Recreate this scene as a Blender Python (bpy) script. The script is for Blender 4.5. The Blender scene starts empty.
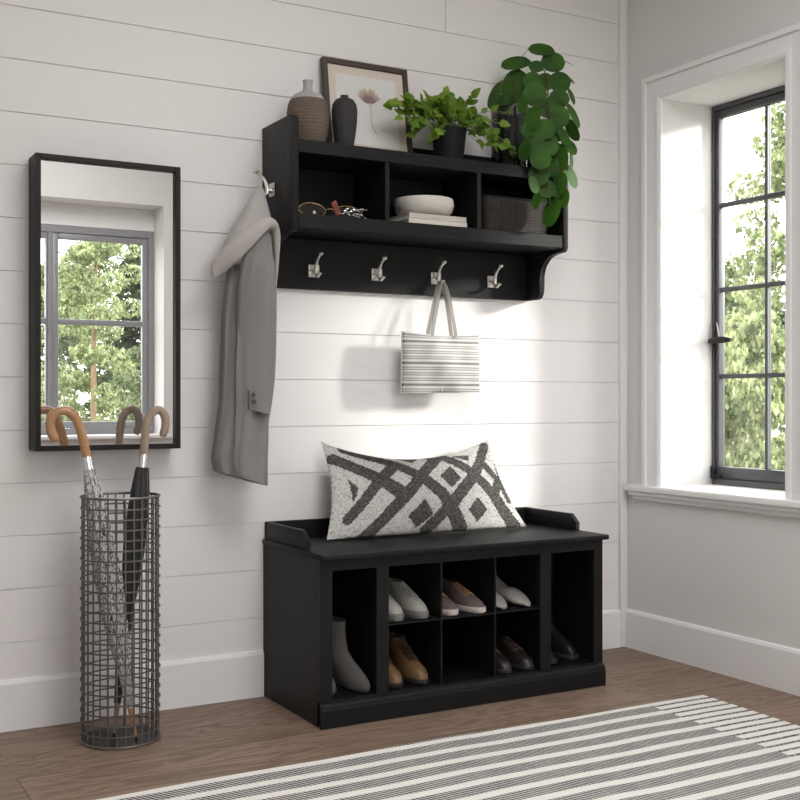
import bpy, bmesh, math, random
from mathutils import Vector, Matrix
PI = math.pi
S = bpy.context.scene
COL = S.collection

# ------------------------------------------------------------------ materials
def new_mat(name):
    m = bpy.data.materials.new(name); m.use_nodes = True
    nt = m.node_tree; b = nt.nodes['Principled BSDF']
    return m, nt, b

def mat(name, col, rough=.5, metal=0., bump=0., scale=60., var=0., spec=.5, sheen=0., stretch=(1, 1, 1), coat=0.):
    m, nt, b = new_mat(name)
    b.inputs['Base Color'].default_value = (*col, 1)
    b.inputs['Roughness'].default_value = rough
    b.inputs['Metallic'].default_value = metal
    b.inputs['Specular IOR Level'].default_value = spec
    b.inputs['Sheen Weight'].default_value = sheen
    b.inputs['Coat Weight'].default_value = coat
    tc = nt.nodes.new('ShaderNodeTexCoord'); mp = nt.nodes.new('ShaderNodeMapping')
    mp.inputs['Scale'].default_value = stretch
    nt.links.new(tc.outputs['Object'], mp.inputs['Vector'])
    n = nt.nodes.new('ShaderNodeTexNoise'); n.inputs['Scale'].default_value = scale; n.inputs['Detail'].default_value = 4
    nt.links.new(mp.outputs['Vector'], n.inputs['Vector'])
    if var > 0:
        r = nt.nodes.new('ShaderNodeMix'); r.data_type = 'RGBA'
        r.inputs['A'].default_value = (*[c * (1 - var) for c in col], 1)
        r.inputs['B'].default_value = (*[min(1, c * (1 + var)) for c in col], 1)
        nt.links.new(n.outputs['Fac'], r.inputs['Factor'])
        nt.links.new(r.outputs['Result'], b.inputs['Base Color'])
    if bump > 0:
        bp = nt.nodes.new('ShaderNodeBump'); bp.inputs['Strength'].default_value = bump; bp.inputs['Distance'].default_value = .002
        nt.links.new(n.outputs['Fac'], bp.inputs['Height']); nt.links.new(bp.outputs['Normal'], b.inputs['Normal'])
    return m

M = {}
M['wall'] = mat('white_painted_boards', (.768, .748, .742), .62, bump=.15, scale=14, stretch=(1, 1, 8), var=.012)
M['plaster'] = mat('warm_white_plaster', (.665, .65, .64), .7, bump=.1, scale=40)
M['trim'] = mat('white_satin_trim', (.78, .775, .77), .45, bump=.05, scale=30)
M['ceil'] = mat('ceiling_white', (.8, .8, .79), .8)
M['black'] = mat('black_painted_wood', (.0078, .0078, .0084), .48, bump=.55, scale=26, stretch=(.6, 3, 14), var=.2, spec=.21)
M['black_in'] = mat('black_painted_wood_plain', (.0065, .0065, .007), .48, bump=.3, scale=26, stretch=(.6, 3, 14), spec=.21)
M['frame_dk'] = mat('dark_bronze_frame', (.014, .012, .011), .5, spec=.25)
M['frame_br'] = mat('dark_walnut', (.05, .033, .024), .5, bump=.3, scale=40, var=.3)
M['wframe'] = mat('graphite_window_metal', (.085, .085, .092), .42, metal=.2)
M['wframe_grey'] = mat('grey_window_metal', (.26, .26, .275), .42, metal=.1)
M['blackmetal'] = mat('black_iron', (.018, .018, .02), .4, metal=.6)
M['nickel'] = mat('brushed_nickel', (.78, .76, .71), .34, metal=1.)
M['chrome'] = mat('chrome', (.8, .8, .82), .12, metal=1.)
M['wire'] = mat('gunmetal_wire', (.17, .16, .15), .42, metal=.75)
M['steel'] = mat('dull_steel_plate', (.06, .06, .06), .45, metal=.6)
M['orange_wood'] = mat('honey_wood', (.40, .215, .095), .32, var=.25, scale=30, stretch=(1, 1, 4), coat=.3)
M['beige_wood'] = mat('taupe_wood', (.30, .225, .165), .5, var=.15, scale=30)
M['black_cloth'] = mat('black_nylon', (.012, .012, .013), .6, sheen=.2)
M['coat'] = mat('grey_wool', (.40, .375, .36), .9, bump=.5, scale=420, var=.05, sheen=.25)
M['coat_dk'] = mat('grey_wool_lining', (.13, .115, .108), .9)
M['button'] = mat('dark_horn_button', (.05, .03, .028), .35)
M['vase_dk'] = mat('charcoal_stoneware', (.028, .026, .025), .8, bump=.5, scale=90, stretch=(1, 1, .25))
M['pot_blk'] = mat('matte_black_pot', (.008, .010, .010), .7, spec=.2)
M['soil'] = mat('potting_soil', (.03, .02, .014), .95, bump=1, scale=120)
M['stem'] = mat('brown_stem', (.07, .04, .02), .6)
M['stem_g'] = mat('green_stem', (.10, .17, .03), .6)
M['bowl'] = mat('cream_ceramic', (.56, .535, .49), .5)
M['book_a'] = mat('taupe_book_cloth', (.50, .46, .42), .7, bump=.3, scale=300)
M['book_b'] = mat('cream_book_cloth', (.63, .58, .51), .7, bump=.3, scale=300)
M['paper'] = mat('paper_pages', (.74, .70, .62), .8, bump=.6, scale=80, stretch=(1, 1, 30))
M['matboard'] = mat('beige_mat_board', (.62, .55, .48), .8)
M['print'] = mat('print_paper', (.66, .65, .63), .8, var=.03, scale=12)
M['petal'] = mat('dried_petal', (.42, .33, .25), .8, var=.2, scale=90)
M['petal2'] = mat('mauve_petal', (.25, .16, .17), .8, var=.2, scale=90)
M['inkstem'] = mat('pressed_stem', (.22, .23, .22), .8)
M['gold'] = mat('gold_wire', (.75, .52, .24), .25, metal=1.)
M['lens'] = mat('dark_smoked_lens', (.01, .009, .008), .06, spec=.7)
M['red_leather'] = mat('red_brown_leather', (.17, .035, .02), .5, bump=.3, scale=200)
M['strap'] = mat('grey_cotton_webbing', (.31, .295, .27), .85, bump=.5, scale=500)
M['sole_wh'] = mat('off_white_rubber', (.42, .37, .35), .6)
M['sole_gr'] = mat('grey_rubber', (.14, .135, .125), .7)
M['sole_dk'] = mat('dark_rubber', (.015, .013, .012), .6)
M['suede_gr'] = mat('light_grey_suede', (.31, .305, .27), .85, bump=.3, scale=300, var=.06)
M['suede_bg'] = mat('taupe_suede', (.085, .077, .071), .9, bump=.3, scale=300, var=.06)
M['canvas_br'] = mat('brown_canvas', (.10, .075, .068), .9, bump=.4, scale=400)
M['tan'] = mat('tan_leather', (.145, .082, .036), .45, bump=.3, scale=90, var=.2)
M['dkbrown'] = mat('dark_brown_leather', (.014, .009, .009), .4)
M['lace_o'] = mat('tan_lace', (.30, .16, .08), .8)
M['lace_g'] = mat('grey_lace', (.30, .29, .26), .8)
M['lace_d'] = mat('dark_lace', (.05, .03, .02), .8)
M['pump'] = mat('taupe_kid_leather', (.27, .255, .23), .55)
M['shoe_in'] = mat('shoe_lining', (.06, .05, .045), .8)
M['blkleather'] = mat('black_leather', (.008, .008, .008), .4, spec=.3)
M['trunk'] = mat('tree_bark', (.30, .21, .13), .9, bump=1, scale=30, var=.3)
M['grass'] = mat('lawn_grass', (.15, .16, .10), .9, var=.4, scale=8)
M['bounce_pale'] = mat('pale_bounce_surface', (.50, .48, .46), .8, bump=.4, scale=20, var=.08)  # pale surface of the added slab that bounces sunlight
M['stone'] = mat('grey_garden_rock', (.16, .16, .17), .8, bump=1, scale=8, var=.25)

# back wall boards get a faint tone of their own via object noise; mirror
m, nt, b = new_mat('mirror_glass')
b.inputs['Base Color'].default_value = (.93, .93, .93, 1); b.inputs['Metallic'].default_value = 1; b.inputs['Roughness'].default_value = .0
M['mirror'] = m

# window pane: thin clear sheet that lets light straight through, with a real reflection
m = bpy.data.materials.new('clear_pane'); m.use_nodes = True; nt = m.node_tree; nt.nodes.clear()
o = nt.nodes.new('ShaderNodeOutputMaterial'); mx = nt.nodes.new('ShaderNodeMixShader'); t = nt.nodes.new('ShaderNodeBsdfTransparent')
g = nt.nodes.new('ShaderNodeBsdfGlossy'); g.inputs['Roughness'].default_value = .0
t.inputs['Color'].default_value = (.97, .98, .97, 1)
mx.inputs['Fac'].default_value = .04
nt.links.new(t.outputs[0], mx.inputs[1]); nt.links.new(g.outputs[0], mx.inputs[2]); nt.links.new(mx.outputs[0], o.inputs['Surface'])
M['pane'] = m

# smoked glass vase
m, nt, b = new_mat('smoked_glass')
b.inputs['Base Color'].default_value = (.22, .225, .24, 1); b.inputs['Roughness'].default_value = .03
b.inputs['Transmission Weight'].default_value = 1; b.inputs['IOR'].default_value = 1.45
M['smoke'] = m

# leaves
def leaf_mat(name, c1, c2, trans=.35, scale=30, rough=.4):
    m, nt, b = new_mat(name)
    tc = nt.nodes.new('ShaderNodeTexCoord'); n = nt.nodes.new('ShaderNodeTexNoise'); n.inputs['Scale'].default_value = scale
    nt.links.new(tc.outputs['Object'], n.inputs['Vector'])
    r = nt.nodes.new('ShaderNodeValToRGB'); r.color_ramp.elements[0].position = .35; r.color_ramp.elements[1].position = .65
    r.color_ramp.elements[0].color = (*c1, 1); r.color_ramp.elements[1].color = (*c2, 1)
    nt.links.new(n.outputs['Fac'], r.inputs['Fac']); nt.links.new(r.outputs['Color'], b.inputs['Base Color'])
    b.inputs['Roughness'].default_value = rough; b.inputs['Specular IOR Level'].default_value = .25
    tr = nt.nodes.new('ShaderNodeBsdfTranslucent'); nt.links.new(r.outputs['Color'], tr.inputs['Color'])
    mx = nt.nodes.new('ShaderNodeMixShader'); mx.inputs['Fac'].default_value = trans
    out = nt.nodes['Material Output']
    nt.links.new(b.outputs[0], mx.inputs[1]); nt.links.new(tr.outputs[0], mx.inputs[2]); nt.links.new(mx.outputs[0], out.inputs['Surface'])
    return m
M['leaf_big'] = leaf_mat('deep_green_leaf', (.020, .066, .006), (.042, .115, .011), .12, 12, .62)
M['leaf_small'] = leaf_mat('fresh_green_leaf', (.07, .15, .012), (.19, .30, .035), .25, 20, .55)
M['tree_a'] = leaf_mat('bright_tree_leaf', (.08, .12, .04), (.50, .56, .30), .35, 7, .7)  # wide ramp paints sunlit and shaded leaves into the colour
M['tree_b'] = leaf_mat('grey_green_tree_leaf', (.05, .08, .035), (.26, .31, .16), .35, 6, .7)
M['tree_c'] = leaf_mat('dark_conifer_leaf', (.015, .03, .012), (.07, .105, .04), .25, 2.5, .7)

# woven vase body
def brick_bump(name, c1, c2, c3, scale, bw, rh, rough=.8, strength=.8, coord='UV', mortar=.02):
    m, nt, b = new_mat(name)
    tc = nt.nodes.new('ShaderNodeTexCoord'); k = nt.nodes.new('ShaderNodeTexBrick')
    nt.links.new(tc.outputs[coord], k.inputs['Vector'])
    k.inputs['Color1'].default_value = (*c1, 1); k.inputs['Color2'].default_value = (*c2, 1); k.inputs['Mortar'].default_value = (*c3, 1)
    k.inputs['Scale'].default_value = scale; k.inputs['Brick Width'].default_value = bw; k.inputs['Row Height'].default_value = rh
    k.inputs['Mortar Size'].default_value = mortar; k.inputs['Mortar Smooth'].default_value = .6
    nt.links.new(k.outputs['Color'], b.inputs['Base Color']); b.inputs['Roughness'].default_value = rough
    bp = nt.nodes.new('ShaderNodeBump'); bp.inputs['Strength'].default_value = strength; bp.inputs['Distance'].default_value = .003; bp.invert = True
    nt.links.new(k.outputs['Fac'], bp.inputs['Height']); nt.links.new(bp.outputs['Normal'], b.inputs['Normal'])
    return m
M['vase_body'] = brick_bump('speckled_woven_stoneware', (.125, .09, .065), (.085, .06, .043), (.20, .16, .125), 1, .0085, .0085, mortar=.0011)
M['vase_neck'] = mat('pale_glazed_neck', (.36, .34, .33), .6, var=.1, scale=60)
M['basket'] = brick_bump('dark_seagrass_weave', (.040, .029, .022), (.024, .017, .013), (.005, .004, .0035), 1, .022, .0045, strength=1., mortar=.0012)

# rug: cream stripes, heathered grey bands, fine lines near the right hem (world metres)
def rug_mat():
    m, nt, b = new_mat('striped_flatweave')
    N = nt.nodes; L = nt.links
    def math_(op, a, c=None, clamp=False):
        n = N.new('ShaderNodeMath'); n.operation = op; n.use_clamp = clamp
        for i, v in enumerate((a, c)):
            if v is None: continue
            if isinstance(v, (int, float)): n.inputs[i].default_value = v
            else: L.new(v, n.inputs[i])
        return n.outputs[0]
    tc = N.new('ShaderNodeTexCoord'); sp = N.new('ShaderNodeSeparateXYZ'); L.new(tc.outputs['Object'], sp.inputs[0])
    x, y = sp.outputs['X'], sp.outputs['Y']
    def noise(sx, sy, det=2):
        mp = N.new('ShaderNodeMapping'); mp.inputs['Scale'].default_value = (sx, sy, 1); L.new(tc.outputs['Object'], mp.inputs['Vector'])
        n = N.new('ShaderNodeTexNoise'); n.inputs['Scale'].default_value = 1; n.inputs['Detail'].default_value = det; L.new(mp.outputs[0], n.inputs['Vector'])
        return n.outputs['Fac']
    wob = math_('MULTIPLY', math_('SUBTRACT', noise(2.2, 1), .5), .035)
    yy = math_('ADD', y, wob)
    # bands: period .080, cream share .36
    per = .0805
    ph = math_('FRACT', math_('DIVIDE', math_('ADD', yy, 5 * per - .022), per))
    band = math_('GREATER_THAN', ph, .37)                       # 1 = heathered band
    # stepped end of the bands
    row = math_('FLOOR', math_('DIVIDE', math_('ADD', yy, 5 * per - .022), per))
    edge = math_('ADD', -.490, math_('MULTIPLY', row, .002))
    inzone = math_('GREATER_THAN', x, edge)                      # right-hand zone of fine lines
    ph2 = math_('FRACT', math_('MULTIPLY', ph, 2.0))
    line = math_('MULTIPLY', math_('GREATER_THAN', ph2, .70), math_('GREATER_THAN', noise(160, 200), .40))
    # slanted ribs inside the bands
    rib = math_('FRACT', math_('ADD', math_('MULTIPLY', x, 80), math_('MULTIPLY', yy, 40)))
    ribm = math_('GREATER_THAN', rib, .24)
    fl = math_('GREATER_THAN', noise(300, 260), .47)
    dark = math_('MULTIPLY', ribm, math_('MAXIMUM', fl, .82))
    inv = math_('SUBTRACT', 1, inzone)
    maskA = math_('MULTIPLY', math_('MULTIPLY', band, inv), dark)
    maskB = math_('MULTIPLY', inzone, line)
    mask = math_('MAXIMUM', maskA, maskB)
    cr = N.new('ShaderNodeValToRGB'); cr.color_ramp.elements[0].color = (.055, .055, .062, 1); cr.color_ramp.elements[1].color = (.12, .112, .105, 1)
    cr.color_ramp.elements[0].position = .4; cr.color_ramp.elements[1].position = .6
    L.new(noise(14, 10, 3), cr.inputs['Fac'])
    mx = N.new('ShaderNodeMix'); mx.data_type = 'RGBA'; mx.inputs['A'].default_value = (.80, .78, .73, 1)
    L.new(mask, mx.inputs['Factor']); L.new(cr.outputs['Color'], mx.inputs['B']); L.new(mx.outputs['Result'], b.inputs['Base Color'])
    b.inputs['Roughness'].default_value = .95
    bp = N.new('ShaderNodeBump'); bp.inputs['Strength'].default_value = .6; bp.inputs['Distance'].default_value = .003
    h = math_('ADD', math_('MULTIPLY', math_('SUBTRACT', 1, band), 1.0), math_('MULTIPLY', noise(500, 300), .5))
    L.new(h, bp.inputs['Height']); L.new(bp.outputs['Normal'], b.inputs['Normal'])
    return m
M['rug'] = rug_mat()

# oak floor: long boards along x
def floor_mat():
    m, nt, b = new_mat('brown_oak_boards'); N = nt.nodes; L = nt.links
    tc = N.new('ShaderNodeTexCoord'); k = N.new('ShaderNodeTexBrick')
    mp0 = N.new('ShaderNodeMapping'); mp0.inputs['Location'].default_value = (.35, .03, 0); L.new(tc.outputs['Object'], mp0.inputs['Vector']); L.new(mp0.outputs[0], k.inputs['Vector'])
    k.inputs['Scale'].default_value = 1; k.inputs['Brick Width'].default_value = 1.9; k.inputs['Row Height'].default_value = .20; k.inputs['Mortar Size'].default_value = .0011
    k.inputs['Mortar Smooth'].default_value = .3
    k.inputs['Color1'].default_value = (.0, .0, .0, 1); k.inputs['Color2'].default_value = (1, 1, 1, 1); k.inputs['Mortar'].default_value = (.5, .5, .5, 1)
    mp = N.new('ShaderNodeMapping'); mp.inputs['Scale'].default_value = (1.0, 6, 1); L.new(tc.outputs['Object'], mp.inputs['Vector'])
    add = N.new('ShaderNodeVectorMath'); add.operation = 'ADD'; L.new(mp.outputs[0], add.inputs[0]); L.new(k.outputs['Color'], add.inputs[1])
    n1 = N.new('ShaderNodeTexNoise'); n1.inputs['Scale'].default_value = 1.6; n1.inputs['Detail'].default_value = 3; n1.inputs['Distortion'].default_value = 1.6; L.new(add.outputs[0], n1.inputs['Vector'])
    w = N.new('ShaderNodeMath'); w.operation = 'MULTIPLY'; w.inputs[1].default_value = 14; L.new(n1.outputs['Fac'], w.inputs[0])
    fr = N.new('ShaderNodeMath'); fr.operation = 'PINGPONG'; fr.inputs[1].default_value = 1; L.new(w.outputs[0], fr.inputs[0])
    mp2 = N.new('ShaderNodeMapping'); mp2.inputs['Scale'].default_value = (5, 120, 1); L.new(tc.outputs['Object'], mp2.inputs['Vector'])
    n2 = N.new('ShaderNodeTexNoise'); n2.inputs['Scale'].default_value = 1; n2.inputs['Detail'].default_value = 5; L.new(mp2.outputs[0], n2.inputs['Vector'])
    mixf = N.new('ShaderNodeMath'); mixf.operation = 'MULTIPLY_ADD'; mixf.inputs[1].default_value = .38; L.new(fr.outputs[0], mixf.inputs[0])
    h = N.new('ShaderNodeMath'); h.operation = 'MULTIPLY'; h.inputs[1].default_value = .8; L.new(n2.outputs['Fac'], h.inputs[0]); L.new(h.outputs[0], mixf.inputs[2])
    cr = N.new('ShaderNodeValToRGB'); e = cr.color_ramp.elements
    e[0].position = .2; e[0].color = (.105, .070, .052, 1); e[1].position = .85; e[1].color = (.285, .195, .145, 1)
    L.new(mixf.outputs[0], cr.inputs['Fac'])
    hs = N.new('ShaderNodeHueSaturation'); L.new(cr.outputs[0], hs.inputs['Color'])
    vv = N.new('ShaderNodeMath'); vv.operation = 'MULTIPLY_ADD'; vv.inputs[1].default_value = .22; vv.inputs[2].default_value = .90
    sx = N.new('ShaderNodeSeparateColor'); L.new(k.outputs['Color'], sx.inputs[0]); L.new(sx.outputs[0], vv.inputs[0]); L.new(vv.outputs[0], hs.inputs['Value'])
    gap = N.new('ShaderNodeMix'); gap.data_type = 'RGBA'; L.new(k.outputs['Fac'], gap.inputs['Factor']); L.new(hs.outputs[0], gap.inputs['A']); gap.inputs['B'].default_value = (.03, .018, .012, 1)
    L.new(gap.outputs['Result'], b.inputs['Base Color'])
    b.inputs['Roughness'].default_value = .5; b.inputs['Specular IOR Level'].default_value = .35
    bp = N.new('ShaderNodeBump'); bp.inputs['Strength'].default_value = .25; bp.inputs['Distance'].default_value = .002
    L.new(mixf.outputs[0], bp.inputs['Height']); L.new(bp.outputs[0], b.inputs['Normal'])
    return m
M['floor'] = floor_mat()

# tote cloth: rows of little black dashes on off-white, object metres
def tote_mat():
    m, nt, b = new_mat('dotted_stripe_cotton'); N = nt.nodes; L = nt.links
    def math_(op, a, c=None):
        n = N.new('ShaderNodeMath'); n.operation = op
        for i, v in enumerate((a, c)):
            if v is None: continue
            if isinstance(v, (int, float)): n.inputs[i].default_value = v
            else: L.new(v, n.inputs[i])
        return n.outputs[0]
    tc = N.new('ShaderNodeTexCoord'); sp = N.new('ShaderNodeSeparateXYZ'); L.new(tc.outputs['UV'], sp.inputs[0])
    u, v = sp.outputs['X'], sp.outputs['Y']
    rows = math_('FRACT', math_('MULTIPLY', v, 11.0))
    rowi = math_('FLOOR', math_('MULTIPLY', v, 11.0))
    bold = math_('LESS_THAN', math_('ABSOLUTE', math_('SUBTRACT', math_('MODULO', rowi, 4.0), 1.0)), .1)
    r1 = math_('MULTIPLY', math_('GREATER_THAN', rows, .18), math_('LESS_THAN', rows, .42))
    r2 = math_('MULTIPLY', math_('GREATER_THAN', rows, .58), math_('LESS_THAN', rows, .82))
    rb = math_('MULTIPLY', math_('GREATER_THAN', rows, .25), math_('LESS_THAN', rows, .75))
    colf = math_('FRACT', math_('MULTIPLY', u, 37))
    c = math_('GREATER_THAN', colf, .42)
    thin = math_('MULTIPLY', math_('MULTIPLY', math_('MAXIMUM', r1, r2), c), math_('SUBTRACT', 1, bold))
    thick = math_('MULTIPLY', math_('MULTIPLY', rb, math_('GREATER_THAN', colf, .3)), bold)
    mask = math_('MAXIMUM', math_('MULTIPLY', thin, 1.0), math_('MULTIPLY', thick, .95))
    mx = N.new('ShaderNodeMix'); mx.data_type = 'RGBA'; mx.inputs['A'].default_value = (.60, .585, .56, 1); mx.inputs['B'].default_value = (.03, .028, .027, 1)
    L.new(mask, mx.inputs['Factor']); L.new(mx.outputs['Result'], b.inputs['Base Color']); b.inputs['Roughness'].default_value = .9
    return m
M['tote'] = tote_mat()

# folded patterned umbrella cloth: wavy dark dashes on white
def dash_mat():
    m, nt, b = new_mat('black_dash_on_white_cloth'); N = nt.nodes; L = nt.links
    tc = N.new('ShaderNodeTexCoord'); mp = N.new('ShaderNodeMapping'); mp.inputs['Scale'].default_value = (46, 34, 1)
    L.new(tc.outputs['UV'], mp.inputs['Vector'])
    w = N.new('ShaderNodeTexVoronoi'); w.inputs['Scale'].default_value = 1; w.feature = 'DISTANCE_TO_EDGE'
    L.new(mp.outputs[0], w.inputs['Vector'])
    cr = N.new('ShaderNodeValToRGB'); cr.color_ramp.elements[0].position = .04; cr.color_ramp.elements[0].color = (.04, .04, .045, 1)
    cr.color_ramp.elements[1].position = .10; cr.color_ramp.elements[1].color = (.58, .57, .56, 1)
    L.new(w.outputs['Distance'], cr.inputs['Fac']); L.new(cr.outputs[0], b.inputs['Base Color']); b.inputs['Roughness'].default_value = .8
    return m
M['dash'] = dash_mat()
M['knit_w'] = mat('cream_knit', (.60, .585, .56), .95, bump=1, scale=330, var=.4)
M['knit_w_shade'] = mat('cream_knit_shade', (.40, .39, .375), .95, bump=1, scale=330, var=.4)  # same cream yarn, stitch shade painted as a darker tone
M['knit_d_lit'] = mat('charcoal_knit_lit', (.125, .118, .112), .95, bump=1, scale=330, var=.4)  # same charcoal yarn, light on the stitches painted as a paler tone
M['knit_d'] = mat('charcoal_knit', (.06, .055, .052), .95, bump=1, scale=330, var=.6)

# ------------------------------------------------------------------ helpers
def wl(p):
    v = Vector((0, 0, 0))
    while p is not None: v = v + p.location; p = p.parent
    return v

def obj(name, bm, m, parent=None, world=False, smooth=None, recalc=True):
    if world and parent is not None:
        bmesh.ops.translate(bm, verts=bm.verts, vec=-wl(parent))
    if recalc: bmesh.ops.recalc_face_normals(bm, faces=bm.faces)
    me = bpy.data.meshes.new(name); bm.to_mesh(me); bm.free()
    for x in (m if isinstance(m, (list, tuple)) else [m]): me.materials.append(x)
    o = bpy.data.objects.new(name, me); COL.objects.link(o)
    if parent is not None: o.parent = parent
    if smooth is None or smooth:
        ang = math.radians(35 if smooth is None else smooth)
        me.polygons.foreach_set('use_smooth', [True] * len(me.polygons))
        try: me.set_sharp_from_angle(angle=ang)
        except Exception: pass
    return o

def tag(o, label, cat, group=None, kind=None):
    o['label'] = label; o['category'] = cat
    if group: o['group'] = group
    if kind: o['kind'] = kind
    return o

def thing(name, label, cat, loc=(0, 0, 0), rot=(0, 0, 0), group=None):
    o = bpy.data.objects.new(name, None); COL.objects.link(o); o.empty_display_size = .05
    o.location = loc; o.rotation_euler = rot
    return tag(o, label, cat, group)

def struct(name, bm, m, parent=None, **k):
    o = obj(name, bm, m, parent, **k)
    if parent is None: o['kind'] = 'structure'
    return o

def B(): return bmesh.new()

def box(bm, a, b, bev=0., seg=1, mi=0):
    r = bmesh.ops.create_cube(bm, size=1)['verts']
    a = Vector(a); b = Vector(b); c = (a + b) / 2; s = b - a
    for v in r: v.co = Vector((v.co.x * s.x, v.co.y * s.y, v.co.z * s.z)) + c
    fs = set(f for v in r for f in v.link_faces)
    for f in fs: f.material_index = mi
    if bev > 0:
        es = list(set(e for v in r for e in v.link_edges))
        bmesh.ops.bevel(bm, geom=es, offset=min(bev, min(abs(s.x), abs(s.y), abs(s.z)) * .45), segments=seg, affect='EDGES', profile=.5)
    return bm

def prism(bm, poly, axis, lo, hi, bev=0., mi=0):
    """poly: 2D points in the two other axes (in x,y,z order); extruded along axis."""
    def P(p, t):
        if axis == 0: return (t, p[0], p[1])
        if axis == 1: return (p[0], t, p[1])
        return (p[0], p[1], t)
    n = len(poly)
    va = [bm.verts.new(P(p, lo)) for p in poly]; vb = [bm.verts.new(P(p, hi)) for p in poly]
    fs = [bm.faces.new(va), bm.faces.new(list(reversed(vb)))]
    for i in range(n): fs.append(bm.faces.new((va[i], vb[i], vb[(i + 1) % n], va[(i + 1) % n])))
    for f in fs: f.material_index = mi
    if bev > 0:
        es = list(set(e for f in fs[:2] for e in f.edges))
        bmesh.ops.bevel(bm, geom=es, offset=bev, segments=2, affect='EDGES', profile=.5)
    return bm

def frames(pts, closed=False):
    P = [Vector(p) for p in pts]; n = len(P); T = []
    for i in range(n):
        a = P[(i - 1) % n] if (closed or i > 0) else P[0]; b = P[(i + 1) % n] if (closed or i < n - 1) else P[-1]
        d = b - a; T.append(d.normalized() if d.length > 1e-9 else Vector((0, 0, 1)))
    up = Vector((0, 0, 1)) if abs(T[0].z) < .9 else Vector((1, 0, 0))
    N = []; cur = (up - T[0] * up.dot(T[0])).normalized()
    for i in range(n):
        cur = cur - T[i] * cur.dot(T[i])
        cur = cur.normalized(); N.append(cur)
    return P, T, N

def smooth_path(pts, k=6):
    P = [Vector(p) for p in pts]; out = []
    for i in range(len(P) - 1):
        p0 = P[max(0, i - 1)]; p1 = P[i]; p2 = P[i + 1]; p3 = P[min(len(P) - 1, i + 2)]
        for j in range(k):
            t = j / k
            out.append(.5 * ((2 * p1) + (-p0 + p2) * t + (2 * p0 - 5 * p1 + 4 * p2 - p3) * t * t + (-p0 + 3 * p1 - 3 * p2 + p3) * t ** 3))
    out.append(P[-1]); return out

def tube(bm, pts, r, seg=8, closed=False, caps=True, flat=1., mi=0):
    P, T, N = frames(pts, closed); n = len(P); rings = []
    for i in range(n):
        bn = T[i].cross(N[i]); ri = r[i] if isinstance(r, (list, tuple)) else r
        rings.append([bm.verts.new(P[i] + (N[i] * math.cos(2 * PI * j / seg) + bn * math.sin(2 * PI * j / seg) * flat) * ri) for j in range(seg)])
    for i in range(n if closed else n - 1):
        a = rings[i]; b = rings[(i + 1) % n]
        for j in range(seg):
            f = bm.faces.new((a[j], a[(j + 1) % seg], b[(j + 1) % seg], b[j])); f.material_index = mi
    if caps and not closed:
        bm.faces.new(list(reversed(rings[0]))).material_index = mi; bm.faces.new(rings[-1]).material_index = mi
    return bm

def ribbon(bm, pts, wdir, w, th):
    """flat strap: rectangle section w (along wdir) x th"""
    P, T, _ = frames(pts); rings = []
    for i in range(len(P)):
        wd = Vector(wdir[i] if isinstance(wdir, list) else wdir).normalized()
        wv = (wd - T[i] * wd.dot(T[i])).normalized(); n = T[i].cross(wv)
        rings.append([bm.verts.new(P[i] + wv * sx * w / 2 + n * sy * th / 2) for sx, sy in ((-1, -1), (1, -1), (1, 1), (-1, 1))])
    for i in range(len(P) - 1):
        for j in range(4): bm.faces.new((rings[i][j], rings[i][(j + 1) % 4], rings[i + 1][(j + 1) % 4], rings[i + 1][j]))
    bm.faces.new(list(reversed(rings[0]))); bm.faces.new(rings[-1])
    return bm

def loft(bm, rings, cap0=True, cap1=True, uvscale=None, mi=0):
    V = [[bm.verts.new(p) for p in r] for r in rings]; n = len(V[0])
    uv = bm.loops.layers.uv.verify() if uvscale else None
    for i in range(len(V) - 1):
        for j in range(n):
            k = (j + 1) % n
            f = bm.faces.new((V[i][j], V[i][k], V[i + 1][k], V[i + 1][j])); f.material_index = mi
            if uv:
                for l, (a, c) in zip(f.loops, ((j, i), (j + 1, i), (j + 1, i + 1), (j, i + 1))):
                    l[uv].uv = (a / n * uvscale[0], c / (len(V) - 1) * uvscale[1])
    if cap0: bm.faces.new(list(reversed(V[0]))).material_index = mi
    if cap1: bm.faces.new(V[-1]).material_index = mi
    return bm

def lathe(bm, prof, c=(0, 0, 0), seg=40, cap0=True, cap1=True, uvs=None, wob=None):
    rings = []
    for r, z in prof:
        rings.append([(c[0] + r * (1 if wob is None else wob(j, z)) * math.cos(2 * PI * j / seg), c[1] + r * (1 if wob is None else wob(j, z)) * math.sin(2 * PI * j / seg), c[2] + z) for j in range(seg)])
    return loft(bm, rings, cap0, cap1, uvs)

def disc(bm, c, r, axis=2, seg=24, depth=.002):
    prof = [(r, -depth / 2), (r, depth / 2)]
    rings = []
    for rr, t in prof:
        ring = []
        for j in range(seg):
            a, b = rr * math.cos(2 * PI * j / seg), rr * math.sin(2 * PI * j / seg)
            p = (t, a, b) if axis == 0 else (a, t, b) if axis == 1 else (a, b, t)
            ring.append((c[0] + p[0], c[1] + p[1], c[2] + p[2]))
        rings.append(ring)
    return loft(bm, rings)

def subsurf(o, lv=1):
    md = o.modifiers.new('sub', 'SUBSURF'); md.levels = lv; md.render_levels = lv
    return o

def copy_thing(root, loc, label=None, rot=None):
    r = root.copy(); COL.objects.link(r); r.location = loc
    if rot is not None: r.rotation_euler = rot
    if label: r['label'] = label
    for ch in list(root.children):
        c = ch.copy(); COL.objects.link(c); c.parent = r
        for g in list(ch.children):
            d = g.copy(); COL.objects.link(d); d.parent = c
    return r

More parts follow.
